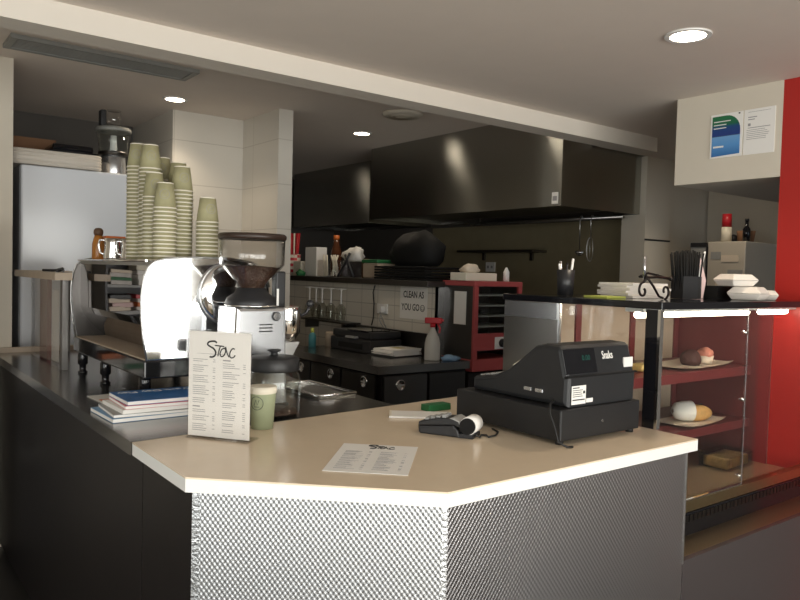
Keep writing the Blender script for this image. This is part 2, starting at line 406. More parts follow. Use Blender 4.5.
def downlight(label, x, y, z, r, power):
    t = thing('downlight', label, 'ceiling light', (x, y, z))
    MB().lathe([(r, -.006), (r*1.28, -.006), (r*1.30, 0), (r*.98, 0), (r, -.006)]).obj('trim_ring', m_white, t)
    MB().lathe([(0, -.0035), (r*.98, -.0035), (r*.98, -.001), (0, -.001)]).obj('lens', m_lamp, t)
    l = bpy.data.lights.new('downlight_beam', 'SPOT'); l.energy = power; l.spot_size = math.radians(125); l.spot_blend = .6; l.color = (1, .84, .64); l.shadow_soft_size = r*.8
    o = bpy.data.objects.new('downlight_beam', l); C.objects.link(o); o.location = (0, 0, -.02); o.parent = t
    return t
downlight('large round recessed downlight in the front ceiling near the red wall', 2.39, 1.489, 2.4, .062, 14)
downlight('recessed kitchen downlight beside the tiled wall, above the paper cups', 1.687, 4.653, 2.6, .06, 12)
downlight('recessed kitchen downlight in front of the large range hood', 3.20, 4.75, 2.6, .06, 9)
downlight('recessed kitchen downlight hidden behind the beam, mirrored at the right end of the large hood', 3.2, 3.62, 2.6, .06, 9)
downlight('small far downlight near the smaller range hood', 3.25, 7.1, 2.6, .06, 10)
downlight('added unseen downlight behind the cream bulkhead, brightening the rear corner', 4.35, 2.42, 2.4, .05, 9)  # lamp added out of view to brighten the rear corner
t = thing('air_vent', 'long grey slotted air vent in the kitchen ceiling behind the beam', 'air vent', (1.08, 3.985, 2.6))
MB().box(-.46, -.11, -.02, .46, -.085, 0).box(-.46, .085, -.02, .46, .11, 0).box(-.46, -.085, -.02, -.43, .085, 0).box(.43, -.085, -.02, .46, .085, 0).obj('frame', m_vent, t)
mb = MB()
for k in range(7): mb.box(-.43, -.07+.0235*k-.008, -.014, .43, -.07+.0235*k+.006, -.006)
mb.obj('slats', m_vent, t)
t = thing('ceiling_diffuser', 'round air diffuser in the kitchen ceiling by the hood', 'air vent', (3.01, 3.977, 2.6))
MB().lathe([(0, -.02), (.05, -.02), (.055, -.008), (.08, -.026), (.085, -.008), (.115, -.022), (.14, -.004), (.14, 0), (0, 0)]).obj('diffuser_rings', m_wall, t)

# ---------------------------------------------------------------- service counter
t = thing('counter_worktop', 'cream laminate counter top with white edges and a cut-off front corner', 'counter top', (1.3, 1.6, 1.015))
def shift(pts, dx, dy): return [(x-dx, y-dy) for x, y in pts]
wt = [(.617, 1.60), (1.053, 1.19), (2.052, 1.19), (2.052, 2.13), (1.58, 2.089), (.619, 1.992)]
MB().prism(shift(wt, 1.3, 1.6), .031, .035).obj('top_surface', m_top, t)
MB().prism(shift(wt, 1.3, 1.6), 0, .031).obj('edge_slab', m_edge, t)
t = thing('service_counter', 'counter front clad in dimpled stainless steel below the cream worktop', 'counter', (1.3, 1.6, 0))
def panel(name, p0, p1, z0, z1, th, m, parent, org):
    p0, p1 = Vector((*p0, 0)), Vector((*p1, 0)); d = p1-p0; L = d.length
    o = MB().box(0, 0, 0, L, th, z1-z0).obj(name, m, parent); o.location = Vector((p0.x-org[0], p0.y-org[1], z0-org[2])); o.rotation_euler.z = math.atan2(d.y, d.x)
    return o
og = (1.3, 1.6, 0)
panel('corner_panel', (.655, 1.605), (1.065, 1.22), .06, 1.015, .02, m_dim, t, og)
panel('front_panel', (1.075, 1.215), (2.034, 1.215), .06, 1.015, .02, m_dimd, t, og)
panel('side_panel', (.642, 1.97), (.642, 1.62), .06, 1.015, .02, m_base, t, og)
panel('edge_strip', (.641, 1.618), (.655, 1.605), .06, 1.015, .022, m_trim, t, og)
panel('edge_strip', (1.063, 1.222), (1.077, 1.2145), .06, 1.015, .022, m_trim, t, og)
panel('edge_strip', (2.034, 1.2145), (2.042, 1.2145), .66, 1.015, .03, m_trim, t, og)
MB().prism(shift([(.665, 1.63), (1.07, 1.25), (2.03, 1.25), (2.03, 2.08), (.665, 1.98)], *og[:2]), 0, .06).obj('kickplate', m_blackm, t)
MB().box(2.022-1.3, 1.235-1.6, .06, 2.04-1.3, 1.335-1.6, 1.015).obj('end_panel', m_trim, t)

# steel coffee bench
t = thing('coffee_bench', 'long dark stainless bench running back from the counter under the espresso machine', 'bench', (1.1, 3.2, 0))
MB().prism(shift([(.617, 1.996), (1.58, 2.093), (1.58, 4.34), (.617, 4.34)], 1.1, 3.2), 1.012, 1.05).obj('steel_top', m_bench, t)
MB().box(.642-1.1, 1.975-3.2, .06, .662-1.1, 4.33-3.2, 1.012).obj('side_panel', m_base, t)
MB().box(1.54-1.1, 2.10-3.2, .06, 1.56-1.1, 4.33-3.2, 1.012).obj('inner_panel', m_dksteel, t)
MB().box(.67-1.1, 2.10-3.2, 0, 1.53-1.1, 4.3-3.2, .06).obj('kickplate', m_blackm, t)
MB().box(.64-1.1, 4.30-3.2, 1.05, 1.3-1.1, 4.335-3.2, 1.075).obj('upstand', m_plank, t)

# ---------------------------------------------------------------- display case
DX0, DX1, DY0, DY1 = 2.056, 3.212, 1.338, 2.02
t = thing('display_case', 'glass-fronted cake display case with maroon shelves beside the red wall', 'display case', (2.62, 1.65, 0)); ox, oy = 2.62, 1.65
def db(x0, y0, z0, x1, y1, z1, **k): return B(x0-ox, y0-oy, z0, x1-ox, y1-oy, z1, **k)
fp = db(2.045, 1.217, .06, 3.212, 1.235, .668); fpo = fp.obj('base_panel', mat('dark_base_steel', (.22, .19, .19), .42, .9), t)
db(2.045, 1.235, .60, 3.212, 1.335, .668).obj('ledge', mat('brass_toned_steel', (.50, .40, .26), .35, 1), t)
db(2.06, 1.26, 0, 3.2, 2.0, .06).obj('kickplate', m_blackm, t)
rl = db(2.062, 1.335, .60, 3.212, 1.36, .745).obj('lower_rail', m_gloss, t)
mb = MB()
for k in range(42): mb.box(2.08+k*.0265-ox, 1.331-oy, .715, 2.098+k*.0265-ox, 1.335-oy, .738)
mb.obj('louvre_slots', m_dksteel, rl)
db(2.062, 1.332, .750, 3.212, 1.362, .785).obj('sill_strip', mat('gold_anodised', (.45, .36, .20), .3, 1), t)
db(2.062, 1.362, .60, 3.212, 2.0, .735).obj('deck', mat('deck_steel', (.50, .38, .24), .2, .35), t)
g1 = db(2.075, 1.338, .785, 2.612, 1.344, 1.432).obj('front_pane', m_glassm, t)
mb = MB()
for z in (.82, 1.10, 1.345): mb.cyl((2.600-ox, 1.334-oy, z), (2.600-ox, 1.348-oy, z), .007, seg=10)
mb.obj('clip', m_chrome, g1)
MB().box(2.075-ox, 1.337-oy, .785, 2.612-ox, 1.345-oy, .790).obj('bright_edge', m_chrome, g1)
MB().box(2.607-ox, 1.3365-oy, .79, 2.612-ox, 1.3375-oy, 1.432).obj('edge_polish', m_alu, g1)
db(2.625, 1.348, .785, 3.212, 1.354, 1.432).obj('front_pane', m_glassm, t)
cp = db(2.056, 1.336, 1.05, 2.074, 1.346, 1.432).obj('corner_post', m_chrome, t)
db(2.056, 1.346, 1.05, 2.066, 1.39, 1.432).obj('post_dark_reflection', m_gloss, t)  # black strip that paints in the dark reflection beside the chrome post
db(2.056, 1.39, 1.05, 2.062, 1.745, 1.432).obj('side_pane', m_glassm, t)
db(2.056, 1.745, 1.05, 2.066, 1.752, 1.432).obj('side_trim', m_alu, t)
sp = db(2.053, 1.752, 1.05, 2.066, 2.02, 1.432).obj('side_panel', m_steel, t)
db(2.051, 1.756, 1.372, 2.053, 2.018, 1.432).obj('upper_strip', m_alu, sp)
db(2.05, 1.328, 1.433, 3.214, 2.03, 1.457, bev=.003).obj('lid', m_gloss, t)
db(2.066, 1.62, 1.118, 3.20, 1.979, 1.156).obj('shelf', m_maroon, t)
db(2.066, 1.62, .886, 3.20, 1.979, .921).obj('shelf', m_maroon, t)
bk = db(2.066, 1.99, .60, 3.212, 2.01, 1.432).obj('rear_door', m_tan, t)
for x in (2.07, 2.44, 2.82, 3.17): db(x, 1.981, .735, x+.035, 1.99, 1.432).obj('door_stile', m_maroon, t)
db(3.202, 1.54, .735, 3.212, 1.98, 1.432).obj('end_panel', m_maroon, t)
for x0, x1 in ((2.10, 2.86), (2.93, 3.18)):
    ho = db(x0, 1.43, 1.418, x1, 1.50, 1.433).obj('lamp_housing', m_white, t)
    MB().cyl((x0+.015-ox, 1.465-oy, 1.408), (x1-.015-ox, 1.465-oy, 1.408), .011).obj('lamp_tube', m_tube, ho)

# food in the case
def sheet(name, label, x, y, z, sx, sy, rz, m=m_ppr, curl=.012, cat='paper sheet'):
    mb = MB(); n = 8; V = {}
    for side, dz in ((0, 0), (1, .0008)):
        for i in range(n+1):
            for j in range(n+1):
                u, v = i/n-.5, j/n-.5
                V[side, i, j] = mb.b.verts.new((u*sx, v*sy, dz+curl*max(0, (abs(u)*2)**4+(abs(v)*2)**6*.5-.2)))
    for i in range(n):
        for j in range(n):
            for side in (0, 1):
                q = [V[side, i, j], V[side, i+1, j], V[side, i+1, j+1], V[side, i, j+1]]
                f = mb.b.faces.new(q if side else q[::-1]); f.smooth = True
    o = mb.obj(name, m); o.location = (x, y, z); o.rotation_euler.z = rz
    return tag(o, label, cat)
sheet('paper_sheet', 'white paper sheet under the muffins on the upper case shelf', 2.93, 1.77, 1.157, .46, .22, .1)
sheet('paper_sheet', 'white paper sheet under the bread roll on the lower case shelf', 2.88, 1.72, .9215, .34, .18, .1)
tag(center(MB().blob((2.93, 1.75, 1.1595), .044, (1, 1, 1.0), .06, 3).obj('chocolate_muffin', m_choc)), 'dark chocolate muffin on the upper shelf of the display case', 'muffin')
t = thing('pastry', 'pink iced pastry in a pleated paper case beside the chocolate muffin', 'pastry', (3.05, 1.75, 1.1595))
MB().lathe([(0, 0), (.026, 0), (.036, .035), (.034, .035), (0, .03)], seg=20).obj('paper_case', m_ppr, t)
MB().blob((0, 0, .028), .036, (1, 1, .75), .12, 5).obj('iced_top', m_pastry, t)
for k, (x, y) in enumerate(((2.56, 1.74), (2.66, 1.77))):
    t = thing('wrapped_slice', ['film-wrapped slice nearest the corner post on the upper shelf', 'film-wrapped slice next to the muffin on the upper shelf'][k], 'wrapped cake', (x, y, 1.157), .3*k)
    MB().box(-.04, -.03, 0, .04, .03, .03, bev=.008).obj('slice', m_pastry if k else m_slice, t)
    MB().box(-.043, -.033, 0, .043, .033, .035, bev=.01).obj('film_wrap', m_glass, t)
t = thing('bread_roll', 'crusty filled bread roll half wrapped in white paper on the lower shelf', 'bread roll', (2.90, 1.71, .923), -.5)
mb = MB(); pts = []
mb.sphere((.012, 0, .036), .039, (1.9, 1.0, .92)); mb.obj('bread', m_bread, t)
MB().lathe([(.044, -.02), (.042, .02), (.034, .05), (.012, .066), (.010, .066), (.032, .05), (.040, .02), (.042, -.02), (.044, -.02)], mx=Matrix.Translation((-.03, 0, .0445)) @ Matrix.Rotation(-PI/2, 4, 'Y')).obj('paper_wrap', m_paper, t)
t = thing('price_card', 'small black price card with white marks behind the bread roll', 'price card', (3.03, 1.76, .921), .1)
MB().box(-.035, 0, 0, .035, .006, .055).obj('card', m_black, t)
lines([(-.03, .03, .046, .004)]+[(-.028+.014*k, -.02+.014*k, .034-.011*r, .004) for k in range(4) for r in range(3)], m_rim, t, frame((0, -.0003, 0), (1, 0, 0), (0, 0, 1)), 'white_marks')
t = thing('slice_container', 'clear plastic container of fruit slices on the floor of the display case', 'food container', (3.02, 1.62, .736), .05)
MB().prism([(-.085, -.055), (.085, -.055), (.085, .055), (-.085, .055)], 0, .002).obj('tray', m_acr, t)
mb = MB()
for s in (-1, 1): mb.box(-.105, s*.066-.002, .0, .105, s*.066+.002, .058)
for s in (-1, 1): mb.box(s*.103-.002, -.066, 0, s*.103+.002, .066, .058)
mb.box(-.112, -.074, .055, .112, .074, .062, bev=.003); mb.obj('lid', m_acr, t)
for k in range(4):
    o = MB().box(-.022, -.055, 0, .022, .055, .044, bev=.008).obj('fruit_slice', m_slice, t); o.location = (-.075+.05*k, 0, .004)

# ---------------------------------------------------------------- things on top of the case
ZT = 1.457
t = thing('pen_cup', 'black cup of pens at the back left of the display case top', 'pen cup', (2.17, 1.82, ZT))
MB().lathe([(0, 0), (.029, 0), (.034, .098), (.031, .098), (.027, .004), (0, .004)]).obj('cup', m_black, t)
for k, (a, l, m) in enumerate(((.5, .125, m_blackm), (1.6, .13, m_alu), (2.6, .12, m_white), (4.0, .118, m_black), (5.2, .14, m_white))):
    MB().cyl((.012*math.cos(a), .012*math.sin(a), .006), (.026*math.cos(a), .026*math.sin(a), l), .0045, seg=8).obj('pen', m, t)
tag(center(B(2.13, 1.60, ZT, 2.24, 1.70, ZT+.006).obj('sticky_notes', m_lime)), 'lime green pad of notes on the display case top', 'note pad')
t = thing('paper_bag_stack', 'stack of white paper food bags lying under the wrought iron holder', 'paper bags', (2.41, 1.66, ZT), -.1)
for k in range(6):
    o = MB().prism([(-.14, -.08), (.07, -.08), (.09, -.02+.01*(k % 2)), (.085, .08), (-.13, .08)], 0, .0085).obj('paper_bag', m_foam, t)
    o.location = (random.uniform(-.012, .012), random.uniform(-.01, .01), .0092*k); o.rotation_euler.z = random.uniform(-.08, .08)
t = thing('napkin_holder', 'black wrought iron scroll holder standing over the paper bags', 'napkin holder', (2.28, 1.56, ZT))
def scroll(cx, cz, r, a0, turns, n=26, y=0, grow=.0):
    return [(cx+(r-(r*.75)*i/n)*math.cos(a0+turns*i/n), y, cz+(r-(r*.75)*i/n)*math.sin(a0+turns*i/n)) for i in range(n+1)]
mb = MB()
for y in (-.045,):
    mb.tube(scroll(-.06, .030, .030, PI/2, 5.5, y=y), .0042)
    mb.tube([(-.06, y, .06), (-.04, y, .075), (.02, y, .079), (.10, y, .074)], .0048)
    mb.tube([(-.05, y, .085), (0, y, .045), (.035, y, .01), (.06, y, .004)], .0042)
    mb.tube(scroll(.072, .028, .028, -PI/2, 5.2, y=y), .0042)
mb.sphere((.105, -.045, .074), .009); mb.sphere((.06, -.02, .082), .008)
mb.obj('scroll_frame', m_iron, t)
MB().tube([(-.02, .0, .078), (.03, .0, .092), (.09, .0, .085)], .0045).cyl((-.02, -.045, .077), (-.02, .0, .078), .004).cyl((.09, -.045, .0745), (.09, 0, .085), .004).obj('cross_bar', m_iron, t)
MB().cyl((-.02, -.02, .07), (-.022, -.02, .150), .005).obj('upright', m_alu, t)
t = thing('straw_box', 'black straw dispenser packed with black straws on the case top', 'straw holder', (2.56, 1.56, ZT), -.25)
MB().box(-.045, -.032, 0, .045, -.029, .085).box(-.045, .029, 0, .045, .032, .085).box(-.045, -.029, 0, -.042, .029, .085).box(.042, -.029, 0, .045, .029, .085).box(-.042, -.029, 0, .042, .029, .003).obj('box', m_black, t)
MB().box(.028, -.034, .005, .040, -.0325, .082).obj('clear_strip', m_acr, t)
s0 = None
for k in range(46):
    i, j = k % 10, k//10
    x = -.038+i*.0084; y = -.022+j*.011
    o = MB().cyl((x, y, .004), (x*1.45-.004+random.uniform(-.005, .005), y*1.3, .178+random.uniform(-.012, .008)), .0032, seg=6).obj('straw', m_blackm, t)
MB().cyl((.038, 0, .004), (.078, -.01, .182), .0038, seg=8).obj('straw', m_white, t)
t2 = tag(center(MB().prism([(-.05, 0), (.045, 0), (.055, .07), (.03, .16), (.0, .15), (-.02, .165), (-.055, .10)], 0, .004, ax='y').obj('paper_board', m_pinkb)), 'pale pink upright card behind the straw holder', 'card')
t2.location = (2.668, 1.60, ZT); t2.rotation_euler.z = -.6
t = thing('black_tray', 'shallow black plastic tray between the straws and the foam boxes', 'tray', (2.835, 1.605, ZT), -.05)
MB().box(-.10, -.08, 0, .10, .08, .004).box(-.10, -.08, .004, .10, -.076, .05).box(-.10, .076, .004, .10, .08, .05).box(-.10, -.076, .004, -.096, .076, .05).box(.096, -.076, .004, .10, .076, .05).obj('tray_body', m_blackm, t)
def clam(label, x, y, z, rz, tilt=0, s=1.0):
    t = thing('takeaway_box', label, 'takeaway box', (x, y, z), rz); t.rotation_euler.x = tilt
    def fr(z0, a, z1, b):
        mb = MB(); lo = [mb.b.verts.new((sx*a*s, sy*a*.9*s, z0*s)) for sx, sy in ((-1, -1), (1, -1), (1, 1), (-1, 1))]; hi = [mb.b.verts.new((sx*b*s, sy*b*.9*s, z1*s)) for sx, sy in ((-1, -1), (1, -1), (1, 1), (-1, 1))]
        mb.b.faces.new(lo[::-1]); mb.b.faces.new(hi)
        for i in range(4): mb.b.faces.new((lo[i], lo[(i+1) % 4], hi[(i+1) % 4], hi[i]))
        bmesh.ops.bevel(mb.b, geom=list(mb.b.edges), offset=.004*s, segments=2, affect='EDGES', profile=.5)
        return mb
    fr(0, .055, .026, .072).obj('base', m_foam, t); fr(.027, .074, .054, .050).obj('lid', m_foam, t)
    return t
clam('white foam takeaway box lying lowest at the right end of the case top', 2.80, 1.44, ZT, .2, 0, .95)
clam('white foam takeaway box propped on top of the other one on the case top', 2.765, 1.475, ZT+.053, -.35, 0, .85)
clam('white foam takeaway box at the far right against the red wall on the case top', 2.955, 1.45, ZT, .5, 0, .7)

# ---------------------------------------------------------------- cash register, card terminal, papers
t = thing('cash_till_box', 'black steel cash drawer on the cream counter under the register', 'cash drawer', (1.79, 1.56, 1.05))
MB().box(-.186, -.215, .011, .186, .225, .101, bev=.004).obj('drawer_body', mat('black_powder_coat', (.010, .010, .011), .5), t)
MB().cyl((.0, -.2156, .055), (.0, -.2175, .055), .004, seg=12).obj('lock', m_chrome, t)
for sx in (-.165, .165):
    for sy in (-.195, .2): MB().cyl((sx, sy, 0), (sx, sy, .012), .012, seg=12).obj('foot', m_rubber, t)
t = thing('cash_register', 'charcoal cash register with rear customer display on the black drawer', 'cash register', (1.805, 1.55, 1.151))
prof = [(-.19, 0), (-.192, .085), (-.185, .092), (-.165, .168), (-.155, .176), (-.10, .178), (-.06, .168), (0, .122), (.05, .085), (.11, .058), (.20, .044), (.205, .038), (.205, 0)]
mb = MB(); mb.prism(prof, -.16, .165, ax='x', bev=.014); body = mb.obj('housing', m_till, t)
MB().box(-.161, -.1935, .085, .166, -.18, .089).obj('seam', m_blackm, body)
# customer display on the sloped back
bx = frame((-.095, -.175, .130), (1, 0, 0), (0, .0197, .076))
MB().box(-.069, -.036, .0, .075, .037, .0042, bev=.0015, mx=bx).obj('display_window', m_gloss, t)
text('display_digits', '0.00', .022, m_led, t, bx @ Matrix.Translation((.03, .008, .005)))
text('brand_lettering', 'Snaks', .034, m_paper, t, bx @ Matrix.Translation((.135, .012, .0018)), .0005, sx=.68, bold=.0003)
lb = MB().box(.068+.05, -.1945, .098, .068+.095, -.1905, .128).obj('sticker', m_paper, t); lb.location = (-.005, .012, .004); lb['label'] = 'small white sticker by the right edge'
fr1 = frame((-.155, -.1925, .02), (1, 0, 0), (0, 0, 1))
s1 = MB().box(.012, -.012, 0, .075, .042, .0012, mx=fr1).obj('sticker', m_paper, t); s1['label'] = 'white serial number sticker low on the back'
lines([(.016, .045, .036, .003), (.016, .06, .029, .0018), (.016, .055, .023, .0018), (.016, .058, .017, .0018), (.016, .06, .011, .0018), (.016, .07, .001, .0035), (.062, .071, .022, .008)], m_ink, t, fr1 @ Matrix.Translation((0, 0, .0012)))
s2 = MB().box(.078, -.010, 0, .108, .002, .0012, mx=fr1).obj('sticker', m_paper, t); s2['label'] = 'narrow white sticker beside the serial number'
for k in range(2): MB().box(-.163, -.10+.045*k, .03, -.1595, -.07+.045*k, .042, bev=.0015).obj('port', m_alu, t)
MB().tube([(-.155, .03, .098), (-.15, -.02, .13)], .002).obj('paper_edge', m_rim, t)
kb = MB()
for i in range(8):
    for j in range(5): kb.box(-.14+.035*i, .075+.024*j, .058-.005*j, -.115+.035*i, .092+.024*j, .070-.005*j, mx=Matrix.Translation((0, 0, 0)))
kb.obj('keys', m_greyp, t)
tag(center(MB().tube([(1.635, 1.40, 1.17), (1.620, 1.388, 1.168), (1.599, 1.38, 1.166), (1.589, 1.372, 1.14), (1.588, 1.35, 1.10), (1.585, 1.335, 1.066), (1.60, 1.316, 1.0545), (1.62, 1.312, 1.0535)], .0032).obj('register_cable', m_cable)), 'thin black cable hanging from the register down beside the drawer', 'cable')

t = thing('card_terminal', 'black and grey card payment terminal with a paper roll on the counter', 'card terminal', (1.432, 1.635, 1.05), math.radians(-62))
# long axis along local x, tail of paper at +x
MB().prism([(-.075, .004), (-.078, .022), (.035, .034), (.05, .02), (.055, 0), (-.07, 0)], -.036, .036, ax='y', bev=.004).obj('lower_shell', m_black, t)
MB().prism([(-.078, .023), (-.076, .034), (-.02, .050), (.03, .054), (.052, .048), (.06, .026), (.035, .035)], -.035, .035, ax='y', bev=.003).obj('upper_shell', m_till, t)
MB().prism([(.022, .0535), (.034, .056), (.058, .046), (.066, .024), (.060, .022), (.05, .046), (.03, .0525)], -.036, .036, ax='y').obj('grey_band', m_greyp, t)
kb = MB()
for i in range(4):
    for j in range(3): kb.box(-.06+.018*i, -.022+.016*j, .036+.0045*i, -.048+.018*i, -.010+.016*j, .046+.0045*i)
kb.obj('keypad', m_greyp, t)
MB().cyl((.078, -.032, .036), (.078, .032, .036), .026, seg=24).obj('paper_roll', m_paper, t)
MB().box(.052, -.034, .0, .095, .034, .012).obj('roll_cradle', m_black, t)
MB().lathe([(0, 0), (.024, 0), (.024, .006), (0, .006)], mx=frame((.078, -.032, .036), (1, 0, 0), (0, 0, 1)), seg=20).obj('roll_core', m_blackm, t)
tag(center(MB().tube([(1.462, 1.545, 1.060), (1.475, 1.535, 1.0535), (1.50, 1.555, 1.0535), (1.512, 1.545, 1.0535), (1.50, 1.525, 1.0535), (1.535, 1.53, 1.0535), (1.575, 1.56, 1.0535), (1.59, 1.60, 1.0535)], .003).obj('terminal_cable', m_cable)), 'kinked black cable running from the card terminal to the cash drawer', 'cable')
t = thing('note_pad', 'white paper pad on the counter behind the card terminal', 'note pad', (1.535, 1.885, 1.05), -.65)
MB().box(-.105, -.05, 0, .105, .05, .006).obj('pages', m_paper, t)
MB().box(-.105, -.05, .006, -.098, .05, .0072).obj('binding', m_rim, t)
single('green_box', B(1.60, 1.92, 1.05, 1.70, 1.965, 1.072, bev=.002), m_green, 'small green packet lying against the cash drawer', 'packet')

def menurows(w, h, seed):
    r = random.Random(seed); rows = []
    for cx0 in (-.42, .06):
        y = .24
        while y > -.44:
            if r.random() < .16: rows.append((cx0*w, (cx0+.12)*w, y*h, .0035)); y -= .03
            for _ in range(r.randint(2, 5)):
                rows.append((cx0*w, (cx0+r.uniform(.14, .27))*w, y*h, .0016))
                if r.random() < .7: rows.append(((cx0+.32)*w, (cx0+.36)*w, y*h, .0016))
                y -= .019
                if y < -.44: break
            y -= .02
    return rows
def stoc(parent, mx, s):
    """handwritten logo"""
    st = [[(.62, .42), (.45, .5), (.12, .45), (.02, .30), (.15, .20), (.40, .08), (.55, -.10), (.52, -.30), (.35, -.42), (.18, -.42)],
          [(.50, .26), (.95, .24), (1.1, .22)], [(.85, .22), (.76, -.05), (.70, -.36)],
          [(1.12, .12), (.95, .05), (.84, -.20), (.92, -.36), (1.08, -.30), (1.20, -.05), (1.14, .14), (1.10, .12)],
          [(1.20, .22), (1.30, -.15), (1.42, -.36)], [(1.78, .10), (1.66, .14), (1.52, -.02), (1.46, -.26), (1.56, -.40), (1.72, -.36), (1.82, -.24)]]
    mb = MB()
    for k, ln in enumerate(st):
        n = len(ln); pts = []
        for i in range((n-1)*4+1):
            u = i/4; a = min(int(u), n-2); f = u-a
            p0, p1, p2, p3 = ln[max(a-1, 0)], ln[a], ln[a+1], ln[min(a+2, n-1)]
            pts.append(tuple(.5*((2*p1[d])+(-p0[d]+p2[d])*f+(2*p0[d]-5*p1[d]+4*p2[d]-p3[d])*f*f+(-p0[d]+3*p1[d]-3*p2[d]+p3[d])*f**3) for d in (0, 1)))
        mb.tube([mx @ Vector((x*s, y*s, .0004)) for x, y in pts], s*.035 if k else s*.05, 6)
    return mb.obj('logo_lettering', m_ink, parent)
# standing menu
mdir = Vector((.105, -.146, 0)).normalized()
t = thing('menu_stand', 'clear acrylic stand holding a white price list at the left end of the counter', 'menu stand', (.826, 1.902, 1.05), math.atan2(mdir.y, mdir.x))
mw, mh = .196, .30
MB().box(-mw/2, -.014, 0, mw/2, .055, .003).obj('foot', m_acr, t)
MB().box(-mw/2, -.0045, .003, mw/2, -.0025, mh+.004).box(-mw/2, .0015, .003, mw/2, .0035, mh+.004).obj('holder', m_acr, t)
MB().box(-mw/2+.002, -.002, .006, mw/2-.002, .001, mh).obj('menu_sheet', m_paper, t)
mf = frame((0, -.0021, mh/2), (1, 0, 0), (0, 0, 1))
mr_ = menurows(mw, mh, 4)
lines([r for r in mr_ if r[0] < 0 and r[1] < .01]+[(-.07, .02, .088, .0008)], m_grey, t, mf, 'printed_column'); lines([r for r in mr_ if not (r[0] < 0 and r[1] < .01)], m_grey, t, mf, 'printed_column')
stoc(t, mf @ Matrix.Translation((-.038, .100, 0)), .048)
t = thing('price_list', 'laminated price list sheet lying flat on the cream counter', 'price list', (1.078, 1.511, 1.05), math.radians(-43.5))
fwid, fhei = .206, .284
MB().box(-fwid/2, -fhei/2, 0, fwid/2, fhei/2, .0012).obj('sheet', m_paper, t)
ff = frame((0, 0, .0012), (1, 0, 0), (0, 1, 0))
mr_ = menurows(fwid*.95, fhei*.92, 9)
lines([r for r in mr_ if r[0] < 0 and r[1] < .01], m_grey, t, ff, 'printed_column'); lines([r for r in mr_ if not (r[0] < 0 and r[1] < .01)], m_grey, t, ff, 'printed_column')
stoc(t, ff @ Matrix.Translation((-.03, .112, 0)), .040)

# ---------------------------------------------------------------- cup and jar on the bench edge
def cupmesh(h, r0, r1):
    mb = MB().lathe([(0, 0), (r0, 0), (r1, h), (r1-.002, h), (r0-.002, .004), (0, .004)], seg=32); return mb
def ringmark(parent, h, r0, r1, zc, rad, ang, m=m_ink):
    mb = MB()
    def pt(u, v):
        z = zc+v; r = r0+(r1-r0)*z/h+.0004; a = ang+u/r
        return (r*math.cos(a), r*math.sin(a), z)
    mb.tube([pt(rad*math.cos(2*PI*i/20), rad*math.sin(2*PI*i/20)) for i in range(20)], .0007, 5, cyclic=True)
    mb.tube([pt(-rad*.45, -rad*.4), pt(-rad*.1, rad*.5), pt(rad*.1, -rad*.3), pt(rad*.4, rad*.5)], .0007, 5)
    mb.tube([pt(-rad*.4, -rad*.55), pt(rad*.4, -rad*.55)], .0007, 5)
    return mb.obj('printed_stamp', m, parent)
t = thing('takeaway_cup', 'sage green paper cup with a round stamp standing on the counter by the glass jar', 'paper cup', (.999, 1.982, 1.05))
MB().lathe([(0, 0), (.033, 0), (.041, .112), (.041, .126), (.039, .126), (.031, .004), (0, .004)], seg=32).obj('cup_body', m_cupg, t)
MB().lathe([(.0405, .106), (.0425, .110), (.0425, .126), (.038, .127), (0, .124), (0, .122), (.038, .106), (.0405, .106)], seg=32).obj('cup_lid', m_rim, t)
ringmark(t, .112, .0335, .0415, .08, .02, math.radians(218))
t = thing('glass_jar', 'big clear glass jar with a black knobbed lid behind the green cup', 'jar', (1.125, 2.155, 1.05))
MB().lathe([(0, 0), (.078, 0), (.088, .008), (.089, .11), (.084, .132), (.076, .142), (.076, .15), (.073, .15), (.073, .14), (.081, .13), (.085, .11), (.084, .012), (.074, .006), (0, .006)], seg=40).obj('jar_body', m_glass, t)
MB().lathe([(0, .146), (.082, .146), (.084, .150), (.083, .186), (.078, .190), (.02, .193), (.012, .196), (.012, .206), (.022, .208), (.022, .214), (0, .215)], seg=40).obj('jar_lid', m_till, t)
MB().lathe([(0, .007), (.080, .007), (.081, .014), (0, .016)], seg=32).obj('bean_layer', m_beans, t)

# ---------------------------------------------------------------- coffee grinder
t = thing('coffee_grinder', 'silver coffee grinder with a clear bean hopper beside the espresso machine', 'coffee grinder', (1.132, 2.305, 1.05)); 
MB().prism([(-.105, 0), (.105, 0), (.092, .345), (-.092, .345)], -.044, .118, ax='y', bev=.012).obj('body', m_alu, t)
mb = MB()
for k in range(3): mb.box(-.01, -.0455, .262+.0115*k, .04, -.0435, .266+.0115*k)
mb.obj('vent_slots', m_ink, t)
kn = MB().cyl((.052, -.043, .315), (.052, -.050, .315), .016, seg=24).obj('switch_bezel', m_black, t)
MB().cyl((.052, -.050, .315), (.052, -.054, .315), .0125, seg=24).obj('switch_button', m_chrome, kn)
MB().box(-.088, -.0455, .20, -.062, -.0435, .25).obj('rating_plate', m_vent, t)
MB().lathe([(0, .345), (.088, .345), (.092, .356), (.085, .375), (.06, .392), (.05, .41), (0, .41)], (0, .04, 0), 36).obj('collar', m_black, t)
MB().lathe([(.05, .347), (.0935, .347), (.0935, .352), (.05, .352)], (0, .04, 0), 36).obj('collar_ring', m_chrome, t)
MB().box(.055, -.045, .352, .062, -.041, .41).obj('lock_tab', m_white, t)
hp = MB().lathe([(.046, .408), (.05, .425), (.104, .482), (.112, .492), (.113, .58), (.111, .58), (.110, .494), (.102, .486), (.048, .428), (.044, .408), (.046, .408)], (0, .04, 0), 40).obj('hopper', m_smoke, t)
